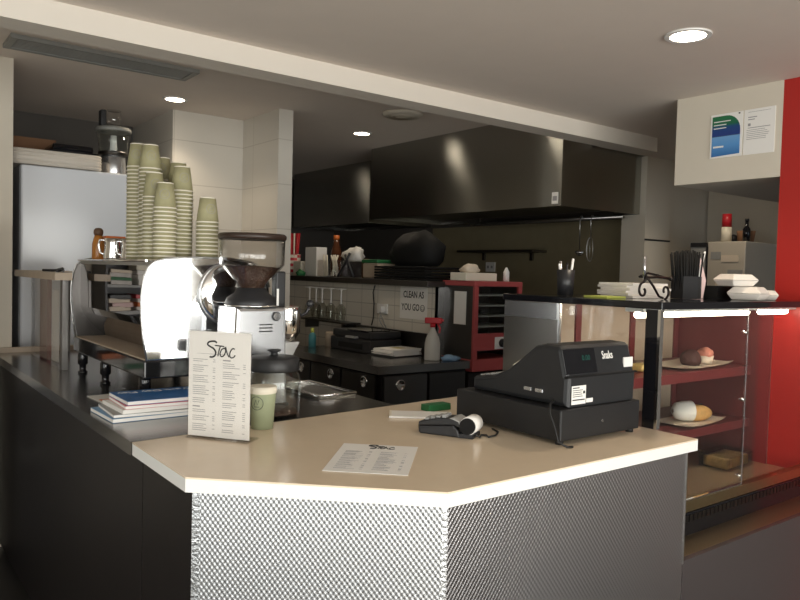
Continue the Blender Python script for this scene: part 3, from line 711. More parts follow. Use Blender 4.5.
MB().lathe([(0, .578), (.115, .578), (.118, .583), (.118, .592), (.112, .598), (0, .60)], (0, .04, 0), 40).obj('hopper_lid', mat('hopper_lid_brown', (.035, .02, .014), .4), hp)
MB().lathe([(0, .41), (.044, .41), (.05, .43), (.098, .482), (0, .490)], (0, .04, 0), 36).obj('beans', m_beans, hp)
mb = MB().lathe([(0, .345), (.052, .345), (.054, .338), (.052, .25), (.03, .215), (0, .215)], (.148, .06, 0), 32); dz = mb.obj('doser', m_chrome, t)
MB().prism([(.10, .215), (.19, .215), (.125, .10), (.10, .10)], .03, .09, ax='y').obj('chute', m_steel, t)
MB().box(.135, .115, .33, .175, .155, .47, bev=.006).box(.10, .10, .33, .175, .155, .345).obj('tamper_post', m_black, t)
MB().tube([(.185, .05, .30), (.215, .03, .32), (.225, .02, .35)], .006).sphere((.225, .02, .355), .014).obj('doser_lever', m_black, t)
MB().box(-.11, -.046, 0, .11, .12, .012, bev=.004).obj('base_plate', m_black, t)

# ---------------------------------------------------------------- espresso machine
t = thing('espresso_machine', 'large chrome espresso machine with mirrored back standing on the steel bench', 'espresso machine', (1.12, 2.962, 1.05)); ex, ey, ez = 1.09, 2.868, 1.05
def eb(x0, y0, z0, x1, y1, z1, **k): return B(x0-ex, y0-ey, z0-ez, x1-ex, y1-ey, z1-ez, **k)
eb(.776, 2.385, 1.142, 1.27, 3.35, 1.205, bev=.006).obj('base_tray', m_gloss, t)
eb(.782, 2.402, 1.205, .935, 3.332, 1.209).obj('tray_top', m_plank, t)
side = [(.785, 1.205), (.772, 1.28), (.764, 1.36), (.764, 1.43), (.772, 1.49), (.786, 1.525), (.81, 1.545), (.85, 1.555), (.95, 1.562), (1.08, 1.562), (1.17, 1.55), (1.22, 1.52), (1.24, 1.46), (1.25, 1.36), (1.25, 1.205)]
sd = [(x-ex, z-ez) for x, z in side]
for y in (2.388, 3.332):
    MB().prism(sd, y-ey, y+.014-ey, ax='y', smooth=False, bev=.004).obj('side_panel', m_chrome if y < 3 else m_dksteel, t)
    MB().tube([(x, (y-.001 if y < 3 else y+.015)-ey, z) for x, z in sd[:13]], .0035, 6).obj('panel_trim', m_trim, t)
back = [(.800+.10*max(0, (5-k)/5)**1.6+.003*((k-8)/5)**2, 1.2095+.0268*k) for k in range(13)]
bp_ = back+[(x+.012, z) for x, z in back[::-1]]
MB().prism([(x-ex, z-ez) for x, z in bp_], 2.402-ey, 3.332-ey, ax='y').obj('mirror_back', mat('dark_mirror', (.36, .34, .34), .03, 1), t)
MB().prism([(x-ex, z-ez) for x, z in [(.945, 1.209), (.86, 1.36), (.86, 1.50), (1.20, 1.46), (1.21, 1.209)]], 2.402-ey, 3.332-ey, ax='y').obj('body', m_dksteel, t)
eb(.80, 2.402, 1.528, 1.19, 3.332, 1.545).obj('cup_tray', m_steel, t)
MB().tube([(.787-ex, 2.41-ey, 1.545-ez), (.787-ex, 3.32-ey, 1.545-ez)], .004).obj('cup_rail', m_chrome, t)
Q = frame((1.075-ex, 2.388-ey, 1.435-ez), (1, 0, 0), (0, 0, 1))
MB().lathe([(.108, 0), (.108, .010), (.100, .017), (.06, .0205), (0, .0215)], mx=Q, seg=40).obj('end_cap', m_chrome, t)
MB().tube([Q @ Vector((.109*math.cos(2*PI*i/40), .109*math.sin(2*PI*i/40), .006)) for i in range(40)], .005, 8, cyclic=True).obj('cap_ring', m_trim, t)
for x, y in ((.80, 2.45), (.80, 2.93), (1.22, 2.45), (1.22, 3.28), (.80, 3.28)):
    MB().lathe([(0, 0), (.019, 0), (.021, .006), (.014, .012), (.014, .035), (.021, .042), (.021, .082), (.016, .094), (0, .094)], (x-ex, y-ey, 0), 18).obj('foot', m_gloss, t)

# paper cups nested upside down on the machine
CH, CR0, CR1 = .092, .0285, .0405
cb = MB().lathe([(0, CH-.003), (CR0-.002, CH-.003), (CR0-.001, CH), (CR0, CH), (CR1, .0), (CR1-.0007, .0), (CR0-.0003, CH-.007), (0, CH-.007)], seg=26)
cup0 = cb.obj('paper_cup', m_cup)
MB().lathe([(CR1-.0008, .0003), (CR1+.0012, .0003), (CR1+.002, .0028), (CR1+.0002, .0056), (CR1-.0012, .0056), (CR1-.0008, .0003)], seg=26).obj('rim', m_rim, cup0)
MB().lathe([(CR0-.004, CH-.001), (CR0+.0005, CH-.0045), (CR0+.0002, CH), (CR0-.0006, CH+.0008), (CR0-.004, CH+.0008), (CR0-.004, CH-.001)], seg=26).obj('base_rim', m_rim, cup0)
ORD = ['topmost', 'second', 'third', 'fourth', 'fifth', 'sixth', 'seventh', 'eighth', 'ninth', 'tenth', 'eleventh', 'twelfth', 'thirteenth', 'fourteenth', 'fifteenth', 'sixteenth', 'seventeenth', 'eighteenth', 'nineteenth', 'twentieth', 'twenty-first', 'twenty-second', 'twenty-third', 'twenty-fourth', 'twenty-fifth', 'twenty-sixth', 'twenty-seventh', 'twenty-eighth', 'twenty-ninth', 'thirtieth', 'thirty-first', 'thirty-second', 'thirty-third', 'thirty-fourth', 'thirty-fifth', 'thirty-sixth', 'thirty-seventh', 'thirty-eighth', 'thirty-ninth', 'fortieth']
stacks = [('leftmost stack, nearest the fridge', .898, 2.866, 1.985), ('tallest stack', .913, 2.767, 1.980), ('stack behind the tallest', .991, 2.863, 1.950),
          ('stack just left of the frontmost', .897, 2.672, 1.869), ('short frontmost stack', .906, 2.583, 1.827), ('second stack from the right', .988, 2.641, 1.895),
          ('hidden stack near the right', 1.013, 2.747, 1.925), ('rightmost low stack', 1.052, 2.552, 1.777)]
ZM = 1.545
pitch = .0142; first = True
for si, (nm, x, y, zt) in enumerate(stacks):
    n = max(1, round((zt-ZM-CH)/pitch)+1)
    lean = 0.0
    for k in range(n):
        loc = (x+random.uniform(-.0001, .0001), y+random.uniform(-.0001, .0001), ZM+pitch*k)
        rz = random.uniform(0, 6.28)
        w = ORD[n-1-k] if k < n-1 else 'topmost'
        lab = (f'{w} paper cup from the top of the {nm}' if k < n-1 else f'topmost upturned paper cup of the {nm}')
        if k == 0 and n > 1: lab = f'bottom paper cup of the {nm}, on the espresso machine'
        if first:
            c = cup0; c.location = loc; c.rotation_euler.z = rz; tag(c, lab, 'paper cup', 'paper cups stacked on the espresso machine'); first = False
        else: c = dup(cup0, loc, rz, lab)
        if k == n-1:
            c.rotation_euler.z = 0
            ringmark(c, CH, CR1, CR0, .05, .017, math.radians(240+(si*17) % 30), m_grey)

# jugs, syrup and carton on the machine top
t = thing('syrup_bottle', 'amber syrup bottle with a dark round cap on the machine top', 'bottle', (.865, 3.28, ZM))
MB().lathe([(0, 0), (.024, 0), (.026, .006), (.025, .07), (.02, .09), (.016, .105), (0, .105)], seg=20).obj('bottle_body', m_syrup, t)
MB().lathe([(0, .105), (.016, .105), (.02, .115), (.019, .128), (.012, .136), (0, .138)], seg=18).obj('cap', m_wood, t)
t = thing('milk_carton', 'white carton with an orange top behind the steel jugs', 'carton', (.935, 3.30, ZM), .1)
MB().box(-.045, -.03, 0, .045, .03, .085).obj('carton_body', m_rim, t); MB().box(-.045, -.03, .085, .045, .03, .105).obj('carton_top', m_orange, t)
def jug(label, x, y, s):
    t = thing('milk_jug', label, 'jug', (x, y, ZM), 2.4)
    MB().lathe([(0, 0), (.038*s, 0), (.041*s, .01*s), (.034*s, .07*s), (.037*s, .088*s), (.035*s, .088*s), (.032*s, .07*s), (.038*s, .012*s), (0, .006)], seg=28).obj('jug_body', m_chrome, t)
    MB().tube([(.035*s, 0, .08*s), (.06*s, 0, .082*s), (.066*s, 0, .06*s), (.058*s, 0, .03*s), (.039*s, 0, .02*s)], .005).obj('handle', m_chrome, t)
    MB().prism([(-.012*s, 0), (.012*s, 0), (0, .02*s)], .080*s, .089*s, mx=Matrix.Translation((-.034*s, 0, 0)) @ Matrix.Rotation(PI/2, 4, 'Z')).obj('spout', m_chrome, t)
jug('steel milk jug left of the paper cups on the machine top', .868, 3.06, 1.0)
jug('darker steel milk jug right beside the leftmost cup stack', .900, 2.95, .92)

# drip tray next to the jar
t = thing('drip_tray', 'shallow chrome tray on the steel bench behind the glass jar', 'tray', (1.47, 2.48, 1.05), .05)
MB().box(-.08, -.16, 0, .08, .16, .003).obj('tray_floor', m_steel, t)
MB().tube([(sx*.085, sy*.165, .012) for sx, sy in ((-1, -1), (1, -1), (1, 1), (-1, 1))], .006, 8, cyclic=True).obj('rolled_rim', m_chrome, t)
MB().box(-.085, -.165, 0, -.08, .165, .01).box(.08, -.165, 0, .085, .165, .01).box(-.08, -.165, 0, .08, -.16, .01).box(-.08, .16, 0, .08, .165, .01).obj('side_wall', m_steel, t)

# magazines
mags = [('open pale magazine at the bottom of the pile on the steel bench', m_paleblue, 0, .79, 2.375, .30, .225, .03, 7),
        ('grey-green magazine second from the bottom of the pile', m_greyp, 0, .80, 2.37, .29, .21, -.05, 5),
        ('white catalogue in the middle of the magazine pile', m_paper, 0, .815, 2.38, .28, .21, .02, 7),
        ('magazine with a pink cover under the blue one', m_pink, 0, .83, 2.375, .28, .205, -.04, 6),
        ('blue magazine with pale lettering on top of the pile', m_blue, 0, .84, 2.385, .29, .20, .0, 7),
        ]
z = 1.05
for k, (lab, m, _, x, y, w, d, rz, th) in enumerate(mags):
    t = thing('magazine', lab, 'magazine', (x, y, z), rz, None); h = th*.0016
    MB().box(-w/2, -d/2, .0008, w/2, d/2, h).obj('pages', m_paper, t)
    MB().box(-w/2-.001, -d/2-.001, 0, w/2, d/2+.001, .0008).box(-w/2-.001, -d/2-.001, h, w/2, d/2+.001, h+.0008).obj('cover', m, t)
    if m is m_blue:
        text('cover_lettering', 'Work Day Play', .042, m_paper, t, frame((0, .066, h+.0009), (-1, 0, 0), (0, -1, 0)))
    z += h+.0012
t = thing('flyer', 'orange and white flyer tucked behind the blue magazine under the machine', 'flyer', (.76, 2.68, 1.05), .05)
MB().box(-.06, -.09, 0, .04, .09, .002).obj('sheet', m_paper, t); MB().box(-.05, -.08, .002, .03, -.01, .0028).obj('orange_picture', m_orange, t)

# ---------------------------------------------------------------- sneeze guard at the far end of the bench
t = thing('sneeze_guard', 'wooden-topped glass sneeze guard on steel posts at the far end of the bench', 'sneeze guard', (.80, 3.75, 1.05))
MB().prism([(-.085, -.37), (-.015, -.37), (-.015, -.28), (.22, -.28), (.22, .56), (-.085, .56)], .405, .437).obj('top_ledge', m_plank, t)
for x, y in ((-.03, -.24), (.15, .50)): MB().box(x, y-.02, 0, x+.025, y+.02, .405).obj('post', mat('grey_post_%d' % (x > 0), (.22, .21, .20), .45, .7), t)
MB().box(-.02, -.22, .01, -.014, .48, .40).obj('pane', m_acr, t)
MB().box(.0, .19, 0, .02, .36, .40).obj('red_end_frame', m_maroon, t)
single('price_strip', B(.80, 3.70, 1.06, .803, 3.84, 1.40), m_paper, 'long white price strip behind the glass of the sneeze guard', 'price list')
single('tongs', MB().tube([(.76, 3.55, 1.4915), (.80, 3.63, 1.497), (.78, 3.72, 1.493), (.74, 3.75, 1.493)], .006).tube([(.78, 3.52, 1.4935), (.80, 3.63, 1.503), (.80, 3.72, 1.497)], .006), m_black, 'black tongs lying on the wooden ledge', 'tongs')

# ---------------------------------------------------------------- white fridge and what stands on it
t = thing('fridge', 'tall white fridge behind the sneeze guard with a plastic tub on top', 'fridge', (1.09, 4.91, 0))
MB().box(-.30, -.28, .05, .30, .30, 2.085, bev=.01).obj('cabinet', m_fridge, t)
dr = MB().box(-.30, -.315, .09, .30, -.284, 2.083, bev=.012).obj('door', m_fridge, t)
MB().box(.24, -.34, .9, .265, -.315, 1.3, bev=.005).obj('handle', m_alu, dr)
MB().box(-.29, -.27, 0, .29, .29, .05).obj('plinth', m_blackm, t)
t = thing('storage_tub', 'low cream plastic tub with ribbed sides on top of the white fridge', 'tub', (.985, 4.85, 2.086))
rr = []
for cx, cy, a0 in ((.20, -.20, -PI/2), (.20, .20, 0), (-.20, .20, PI/2), (-.20, -.20, PI)):
    for i in range(7):
        a = a0+PI/2*i/6; rr.append((cx+.05*math.cos(a), cy+.05*math.sin(a)))
MB().prism(rr, 0, .088, smooth=True).obj('tub_body', m_cream, t)
mb = MB()
for k in range(5): mb.prism([(x*1.012, y*1.012) for x, y in rr], .008+.017*k, .015+.017*k, smooth=True)
mb.obj('ribs', m_cream, t)
single('baking_tray', B(.95, 4.64, 2.174, 1.22, 4.94, 2.19, bev=.004).box(.97, 4.66, 2.1885, 1.20, 4.92, 2.235, bev=.02), m_gloss, 'black baking trays lying on the cream tub beside the food processor', 'tray')
single('cardboard_flat', MB().box(.78, 4.96, 2.174, 1.05, 5.06, 2.29), m_card, 'flattened brown cardboard box at the left end of the cream tub', 'cardboard')
t = thing('food_processor', 'food processor with a clear bowl and black feed tube on the fridge', 'food processor', (1.345, 4.78, 2.086))
MB().lathe([(0, 0), (.075, 0), (.078, .01), (.072, .11), (.066, .125), (0, .125)], seg=32).obj('motor_base', m_alu, t)
MB().lathe([(0, .122), (.09, .128), (.09, .145), (0, .148)], seg=32).obj('bowl_base', m_dksteel, t)
MB().lathe([(.086, .145), (.10, .27), (.097, .27), (.083, .147), (.086, .145)], seg=36).obj('bowl', m_glass, t)
MB().lathe([(0, .270), (.104, .270), (.106, .285), (.10, .296), (0, .30)], seg=36).obj('bowl_lid', m_vent, t)
MB().cyl((0, 0, .148), (0, 0, .25), .022, .018).obj('blade_hub', m_white, t)
MB().lathe([(0, .298), (.045, .298), (.043, .405), (.036, .405), (.036, .40), (0, .40)], (.0, 0, 0), 24).obj('feed_tube', m_smoke, t)
MB().box(-.085, -.03, .27, -.05, .03, .40, bev=.008).obj('latch', m_black, t)

# ---------------------------------------------------------------- kitchen bench behind
t = thing('kitchen_bench', 'dark stainless L-shaped kitchen bench with round recessed handles', 'bench', (2.68, 3.75, 0)); bx_, by_ = 2.68, 3.75
MB().prism(shift([(2.36, 3.28), (3.03, 3.26), (3.03, 3.54), (2.985, 3.56), (2.985, 4.40), (2.35, 4.40)], bx_, by_), .955, 1.0).obj('worktop', m_bench, t)
MB().prism(shift([(2.40, 3.31), (3.02, 3.29), (3.02, 3.52), (2.97, 3.56), (2.97, 4.39), (2.39, 4.39)], bx_, by_), .08, .955).obj('carcass', m_base, t)
MB().prism(shift([(2.44, 3.35), (3.0, 3.33), (3.0, 3.5), (2.95, 3.5), (2.95, 4.35), (2.44, 4.35)], bx_, by_), 0, .08).obj('plinth', m_blackm, t)
MB().box(2.955-bx_, 3.57-by_, 1.0, 2.985-bx_, 4.40-by_, 1.14).obj('upstand', m_dksteel, t)
def lockset(parent, x, y, z, face):
    mx = frame((x, y, z), (1, 0, 0), (0, 0, 1)) if face == 'y' else frame((x, y, z), (0, -1, 0), (0, 0, 1))
    h = MB().lathe([(0, 0), (.034, 0), (.034, .004), (.028, .008), (.024, .003), (0, .002)], mx=mx, seg=28).obj('round_handle', m_chrome, parent)
    MB().box(-.024, -.004, .002, .024, .004, .008, mx=mx).obj('finger_bar', m_chrome, h)
d = MB().box(2.41-bx_, 3.288-by_, .10, 2.72-bx_, 3.306-by_, .94, bev=.003).obj('door', m_bench if 0 else mat('door_steel', (.16, .155, .15), .3, .9), t); lockset(d, 2.522-bx_, 3.288-by_, .885, 'y')
d2 = MB().box(2.73-bx_, 3.280-by_, .10, 3.015-bx_, 3.298-by_, .94, bev=.003).obj('door', m_dksteel, t)
for y0, y1 in ((3.34, 3.68), (3.70, 4.04), (4.06, 4.38)):
    d3 = MB().box(2.374-bx_, y0-by_, .10, 2.392-bx_, y1-by_, .94, bev=.003).obj('door', m_dksteel, t)
    lockset(d3, 2.374-bx_, y0+.10-by_, .895, 'x')
t = thing('printer', 'black desktop printer on the kitchen bench in front of the tiled half wall', 'printer', (2.79, 4.02, 1.0), math.radians(3))
MB().box(-.13, -.20, 0, .14, .24, .085, bev=.008).obj('lower_body', m_black, t)
MB().box(-.12, -.19, .087, .14, .23, .135, bev=.01).obj('upper_body', m_till, t)
MB().box(-.134, -.12, .02, -.13, .14, .055).obj('paper_slot', m_blackm, t)
MB().box(-.128, -.17, .137, .06, .05, .143).obj('scanner_lid', m_gloss, t)
MB().box(-.15, -.06, .088, -.118, .04, .1).obj('control_strip', m_greyp, t)
t = thing('paper_stack', 'stack of white papers with a yellow note beside the printer', 'paper stack', (2.80, 3.70, 1.0), .12)
MB().box(-.15, -.11, 0, .13, .11, .006).obj('folder', m_black, t)
for k in range(7):
    o = MB().box(-.12, -.10, 0, .12, .09, .0055).obj('paper_ream', m_paper, t); o.location = (random.uniform(-.012, .012), random.uniform(-.008, .008), .006+.0056*k); o.rotation_euler.z = random.uniform(-.06, .06)
MB().box(-.03, -.04, .0455, .04, .03, .0462).obj('yellow_note', mat('yellow_paper', (.70, .62, .30), .7), t)
t = thing('spray_bottle', 'clear spray bottle with a red trigger head on the kitchen bench', 'spray bottle', (2.845, 3.40, 1.0), 2.3)
MB().lathe([(0, 0), (.046, 0), (.048, .006), (.047, .10), (.040, .135), (.022, .175), (.014, .19), (.014, .205), (.012, .205), (.012, .19), (.02, .174), (.038, .134), (.045, .1), (.046, .008), (0, .004)], seg=28).obj('bottle_body', mat('frosted_plastic', (.58, .57, .53), .35), t)
MB().lathe([(0, .005), (.044, .005), (.044, .085), (0, .085)], seg=24).obj('liquid', m_liquid, t)
hd = MB().lathe([(0, .2), (.017, .2), (.017, .222), (0, .224)], seg=20).box(-.055, -.012, .222, .05, .012, .258, bev=.006).obj('trigger_head', m_redp, t)
MB().tube([(-.03, 0, .222), (-.045, 0, .195), (-.04, 0, .165)], .006).box(-.066, -.008, .236, -.054, .008, .25).obj('trigger', m_redp, hd)
single('blue_cloth', MB().blob((2.93, 3.33, 1.0), .06, (1.1, .7, .35), .2, 8), m_paleblue, 'pale blue cloth crumpled beside the spray bottle', 'cloth')
single('bench_cable', MB().tube([(2.965, 3.545, 1.006), (2.945, 3.54, 1.04), (2.94, 3.51, 1.06), (2.95, 3.48, 1.05), (2.97, 3.46, 1.006)], .004), m_cable, 'black cable looping on the bench behind the spray bottle', 'cable')

# sign on the tiles
t = thing('notice_sign', 'white paper sign reading CLEAN AS YOU GO on the tiled half wall', 'sign', (2.9985, 3.79, 1.22))
MB().box(-.002, -.145, 0, 0, .145, .215).obj('paper', m_paper, t)
sf = frame((-.0022, 0, .108), (0, -1, 0), (0, 0, 1))
text('sign_lettering', 'CLEAN AS', .062, m_ink, t, sf @ Matrix.Translation((0, .052, 0)), sx=.78, bold=.001)
text('sign_lettering', 'YOU GO', .062, m_ink, t, sf @ Matrix.Translation((-.03, -.032, 0)), sx=.78, bold=.001)
mb = MB().tube([sf @ Vector((.098+.021*math.cos(a), -.032+.021*math.sin(a), 0)) for a in [2*PI*i/24 for i in range(24)]], .002, 6, cyclic=True)
mb.tube([sf @ Vector((.098+.012*math.cos(a), -.032+.012*math.sin(a), 0)) for a in [PI+PI*i/8 for i in range(9)]], .0018, 6)
mb.sphere(sf @ Vector((.091, -.026, 0)), .0025).sphere(sf @ Vector((.105, -.026, 0)), .0025); mb.obj('smiley', m_ink, t)
t = thing('wall_socket', 'white double power socket with hanging cords on the tiled half wall', 'power outlet', (2.999, 4.13, 1.27))
MB().box(-.012, -.06, -.035, 0, .06, .035, bev=.003).obj('plate', m_white, t); MB().box(-.05, -.045, -.02, -.012, -.01, .02, bev=.006).obj('plug', m_white, t)
MB().tube([(-.045, -.03, -.02), (-.05, -.03, -.08), (-.03, -.05, -.13)], .004).tube([(-.045, -.02, -.02), (-.04, -.06, -.08), (-.03, -.08, -.13)], .004).obj('cord', m_greyp, t)
single('wall_cable', MB().tube([(2.994, 4.23, 1.43), (2.993, 4.25, 1.38), (2.993, 4.235, 1.30), (2.993, 4.24, 1.2), (2.98, 4.24, 1.145)], .004), m_cable, 'thin dark cable running down the tiles left of the socket', 'cable')

# upside-down glasses at the left end of the bench
gy = [4.37, 4.31, 4.245, 4.165, 4.08]
GP = [(.0, 0), (.034, 0)]
for k, y in enumerate((4.86, 4.77, 4.68, 4.59, 4.50)):
    pass
t0 = thing('glass_shelf', 'narrow steel shelf carrying upside-down stem glasses against the tiles', 'shelf', (2.93, 4.72, 1.14))
MB().box(-.06, -.32, 0, .065, .36, .012).obj('shelf_board', m_dksteel, t0)
for y in (-.25, .28): MB().box(-.05, y-.01, -.06, .065, y+.01, 0).obj('bracket', m_dksteel, t0)
gnames = ['leftmost', 'second from the left', 'middle', 'fourth from the left', 'rightmost']
g0 = None
for k, y in enumerate((5.03, 4.93, 4.84, 4.71, 4.57)):
    lab = f'upside-down stem glass, {gnames[k]} of the row against the white tiles'
    if g0 is None:
        g0 = thing('wine_glass', lab, 'wine glass', (2.93, y, 1.152), 0, 'stem glasses on the shelf by the tiles')
        MB().lathe([(.030, 0), (.038, .06), (.034, .10), (.012, .128), (.010, .126), (.032, .098), (.036, .06), (.028, 0), (.03, 0)], seg=24).obj('bowl', m_glass, g0)
        MB().lathe([(0, .126), (.010, .128), (.006, .14), (.0055, .22), (.009, .232), (0, .233)], seg=14).obj('stem', m_white, g0)
        MB().lathe([(0, .231), (.04, .236), (.04, .239), (0, .243)], seg=24).obj('foot', m_white, g0)
    else: dup(g0, (2.93, y, 1.152), 0, lab)
single('bench_jar', MB().lathe([(0, 0), (.04, 0), (.04, .09), (.034, .1), (0, .1)], (2.70, 4.33, 1.0), 22), m_plank, 'tan jar left of the printer on the kitchen bench', 'jar')
t = thing('utensil_jar', 'small bottle with a yellow cap left of the printer', 'bottle', (2.55, 4.33, 1.0))
MB().lathe([(0, 0), (.026, 0), (.026, .08), (.014, .1), (0, .1)], seg=18).obj('bottle_body', m_teal, t); MB().lathe([(0, .1), (.013, .1), (.011, .13), (0, .132)], seg=14).obj('cap', m_lime, t)

# ---------------------------------------------------------------- things on the ledge of the half wall
ZL = 1.478
t = thing('straw_tumbler', 'tall tumbler of red and white striped straws at the left end of the ledge', 'straw holder', (3.08, 5.57, ZL))
st = mat('striped_cup', (.6, .3, .25), .5); ntt = st.node_tree
ck = nn(ntt, 'ShaderNodeTexChecker'); ck.inputs['Scale'].default_value = 40; ck.inputs['Color1'].default_value = (.55, .04, .06, 1); ck.inputs['Color2'].default_value = (.75, .68, .6, 1)
tcn = nn(ntt, 'ShaderNodeTexCoord'); ntt.links.new(tcn.outputs['Object'], ck.inputs['Vector']); ntt.links.new(ck.outputs['Color'], ntt.nodes['Principled BSDF'].inputs['Base Color'])
MB().lathe([(0, 0), (.05, 0), (.058, .18), (.055, .18), (.047, .005), (0, .005)], seg=26).obj('tumbler', st, t)
for k in range(9):
    a = k*.7; MB().cyl((.02*math.cos(a), .02*math.sin(a), .006), (.045*math.cos(a), .045*math.sin(a), .36), .007, seg=8).obj('straw', m_redp if k % 3 else m_rim, t)
single('small_box', B(3.03, 5.36, ZL, 3.14, 5.49, ZL+.12, bev=.004), m_rim, 'small cream box beside the striped straws on the ledge', 'box')
single('tall_carton', B(3.03, 5.11, ZL, 3.13, 5.29, ZL+.235, bev=.004), m_paper, 'tall plain white carton on the ledge', 'carton')
single('crumpled_wrapper', MB().blob((2.96, 5.24, ZL), .036, (1, 1, .8), .25, 4), m_green, 'crumpled dark green wrapper in front of the white carton', 'wrapper')
t = thing('sauce_bottle', 'brown sauce bottle behind the clear tub on the ledge', 'bottle', (3.18, 5.05, ZL))
MB().lathe([(0, 0), (.045, 0), (.047, .01), (.045, .2), (.025, .26), (.022, .30), (0, .30)], seg=22).obj('bottle_body', m_bottlebrown, t); MB().lathe([(0, .30), (.025, .30), (.024, .335), (0, .335)], seg=18).obj('cap', m_orange, t)
t = thing('cutlery_tub', 'clear tub of pale cutlery in the middle of the ledge', 'cutlery holder', (3.04, 4.88, ZL))
MB().box(-.07, -.11, 0, .07, .11, .004).box(-.07, -.11, .004, .07, -.106, .13).box(-.07, .106, .004, .07, .11, .13).box(-.07, -.106, .004, -.066, .106, .13).box(.066, -.106, .004, .07, .106, .13).obj('tub', m_acr, t)
for k in range(8): MB().cyl((random.uniform(-.04, .04), -.08+.02*k, .006), (random.uniform(-.05, .05), -.09+.025*k, .17), .007, seg=8).obj('spoon', m_rim, t)
t = thing('serving_tongs', 'black-handled scissor tongs leaning on the tub of white napkins', 'tongs', (2.99, 4.58, ZL))
MB().tube([(0, -.08, .006), (0, 0, .11), (.0, .04, .17)], .010).tube([(-.01, .12, .006), (-.01, .03, .10), (-.005, -.03, .18)], .010).obj('handles', m_black, t)
t = thing('napkin_tub', 'clear tub of white napkins behind the black tongs', 'napkin holder', (3.10, 4.62, ZL))
MB().box(-.06, -.14, 0, .06, .14, .12).obj('tub', m_acr, t); MB().blob((0, .03, .122), .09, (.7, 1.1, .8), .3, 12).obj('napkins', m_paper, t)
single('pepper_jar', MB().lathe([(0, 0), (.032, 0), (.032, .12), (.025, .14), (0, .14)], (3.05, 4.43, ZL), 20), m_wood, 'slim dark brown jar left of the green-lidded tub', 'jar')
t = thing('food_tub', 'plastic tub of pale food with a green lid on the ledge', 'food tub', (3.06, 4.28, ZL))
MB().box(-.08, -.09, .002, .08, .09, .11, bev=.01).obj('tub', m_plank, t); MB().box(-.088, -.098, .111, .088, .098, .135, bev=.006).obj('lid', m_green, t)
t = thing('black_tray_stack', 'wide stack of black oven trays at the right end of the ledge', 'tray', (3.10, 3.90, ZL))
for k in range(5): MB().box(-.16, -.29, .019*k, .2, .27, .019*k+.015, bev=.004).obj('tray', m_blackm, t)
single('black_bag', MB().blob((3.14, 3.92, ZL+.094), .19, (.75, 1.25, .82), .12, 22), m_blackm, 'slumped black bag on top of the oven trays', 'bag')

# red pie warmer
t = thing('pie_warmer', 'red-framed glass pie warmer standing at the end of the kitchen bench', 'pie warmer', (3.26, 3.45, 0)); px_, py_ = 3.26, 3.45
MB().box(-.22, -.17, 0, .20, .105, .92).obj('stand', m_base, t)
MB().box(-.21, -.19, .93, .20, .105, 1.005, bev=.004).obj('bottom_tray', m_ovenred, t)
MB().box(-.21, -.18, 1.005, -.195, .10, 1.455).obj('side_wall', m_dksteel, t)
MB().box(.185, -.18, 1.005, .20, .10, 1.455).obj('side_wall', m_dksteel, t)
MB().box(-.195, .085, 1.005, .185, .10, 1.455).obj('rear_wall', m_dksteel, t)
MB().box(-.215, -.195, 1.455, .205, .105, 1.487, bev=.004).obj('top_cap', m_ovenred, t)
MB().box(-.213, -.197, 1.005, -.18, -.18, 1.455).box(.168, -.197, 1.005, .2, -.18, 1.455).box(-.18, -.197, 1.145, .168, -.18, 1.165).obj('door_frame', m_ovenred, t)
MB().box(-.18, -.19, 1.165, .168, -.185, 1.455).obj('door_glass', m_glass, t)
for z in (1.20, 1.265, 1.33, 1.395): MB().box(-.194, -.16, z, .184, .084, z+.008).obj('wire_rack', m_vent, t)
MB().box(-.18, -.195, 1.06, .168, -.18, 1.145).obj('control_panel', m_ovenred, t)
MB().box(-.03, -.199, 1.065, .10, -.195, 1.14).obj('dial_plate', m_white, t)
MB().cyl((.03, -.199, 1.102), (.03, -.222, 1.102), .027, seg=20).obj('dial', m_black, t)
MB().sphere((-.155, -.205, 1.30), .012).obj('door_knob', m_black, t)
single('notice_paper', B(3.0445, 3.33, 1.215, 3.0495, 3.437, 1.42), m_paper, 'white paper strip taped on the side of the red pie warmer', 'notice')
t = thing('takeaway_carton', 'open cream takeaway carton on top of the red pie warmer', 'takeaway box', (3.17, 3.40, 1.487), .05)
MB().box(-.14, -.07, 0, .14, .07, .05, bev=.004).obj('carton_body', m_rim, t); MB().blob((-.03, 0, .05), .06, (1.2, .8, .6), .2, 31).obj('crumpled_paper', m_ppr, t)
single('spice_bottle', MB().lathe([(0, 0), (.02, 0), (.02, .06), (.012, .075), (.006, .09), (0, .09)], (3.42, 3.36, 1.487), 16), m_white, 'slim white bottle standing on the right end of the pie warmer', 'bottle')

# ---------------------------------------------------------------- right rear corner
t = thing('narrow_fridge', 'narrow white fridge with notes stuck on its door in the right rear corner', 'fridge', (4.95, 2.6, 0))
MB().box(-.22, -.135, 0, .38, .13, 1.795, bev=.006).obj('cabinet', m_fridge if 0 else mat('aged_enamel', (.55, .50, .42), .4), t)
for k, (y, z, w, h, m) in enumerate(((.07, 1.70, .07, .05, m_greyp), (-.03, 1.68, .12, .045, m_ppr), (-.07, 1.58, .10, .05, m_greyp), (.05, 1.50, .03, .03, m_ppr), (.0, 1.45, .055, .05, m_ink), (.0, 1.45, .02, .05, m_paper))):
    MB().box(-.224-.001*k, y-w/2, z-h/2, -.22, y+w/2, z+h/2).obj('sticker', m, t)
t = thing('grey_locker', 'grey metal cabinet with a dark frame left of the narrow fridge', 'cabinet', (4.97, 2.85, 0))
MB().box(-.22, -.11, 0, .36, .02, 1.79, bev=.004).obj('cabinet', m_greyp, t)
MB().box(-.226, -.108, 1.76, -.22, .02, 1.79).box(-.226, -.112, 0, -.22, -.098, 1.76).obj('dark_frame', m_black, t)
t = thing('spray_can', 'red-topped spray can on the narrow fridge', 'spray can', (4.80, 2.64, 1.795))
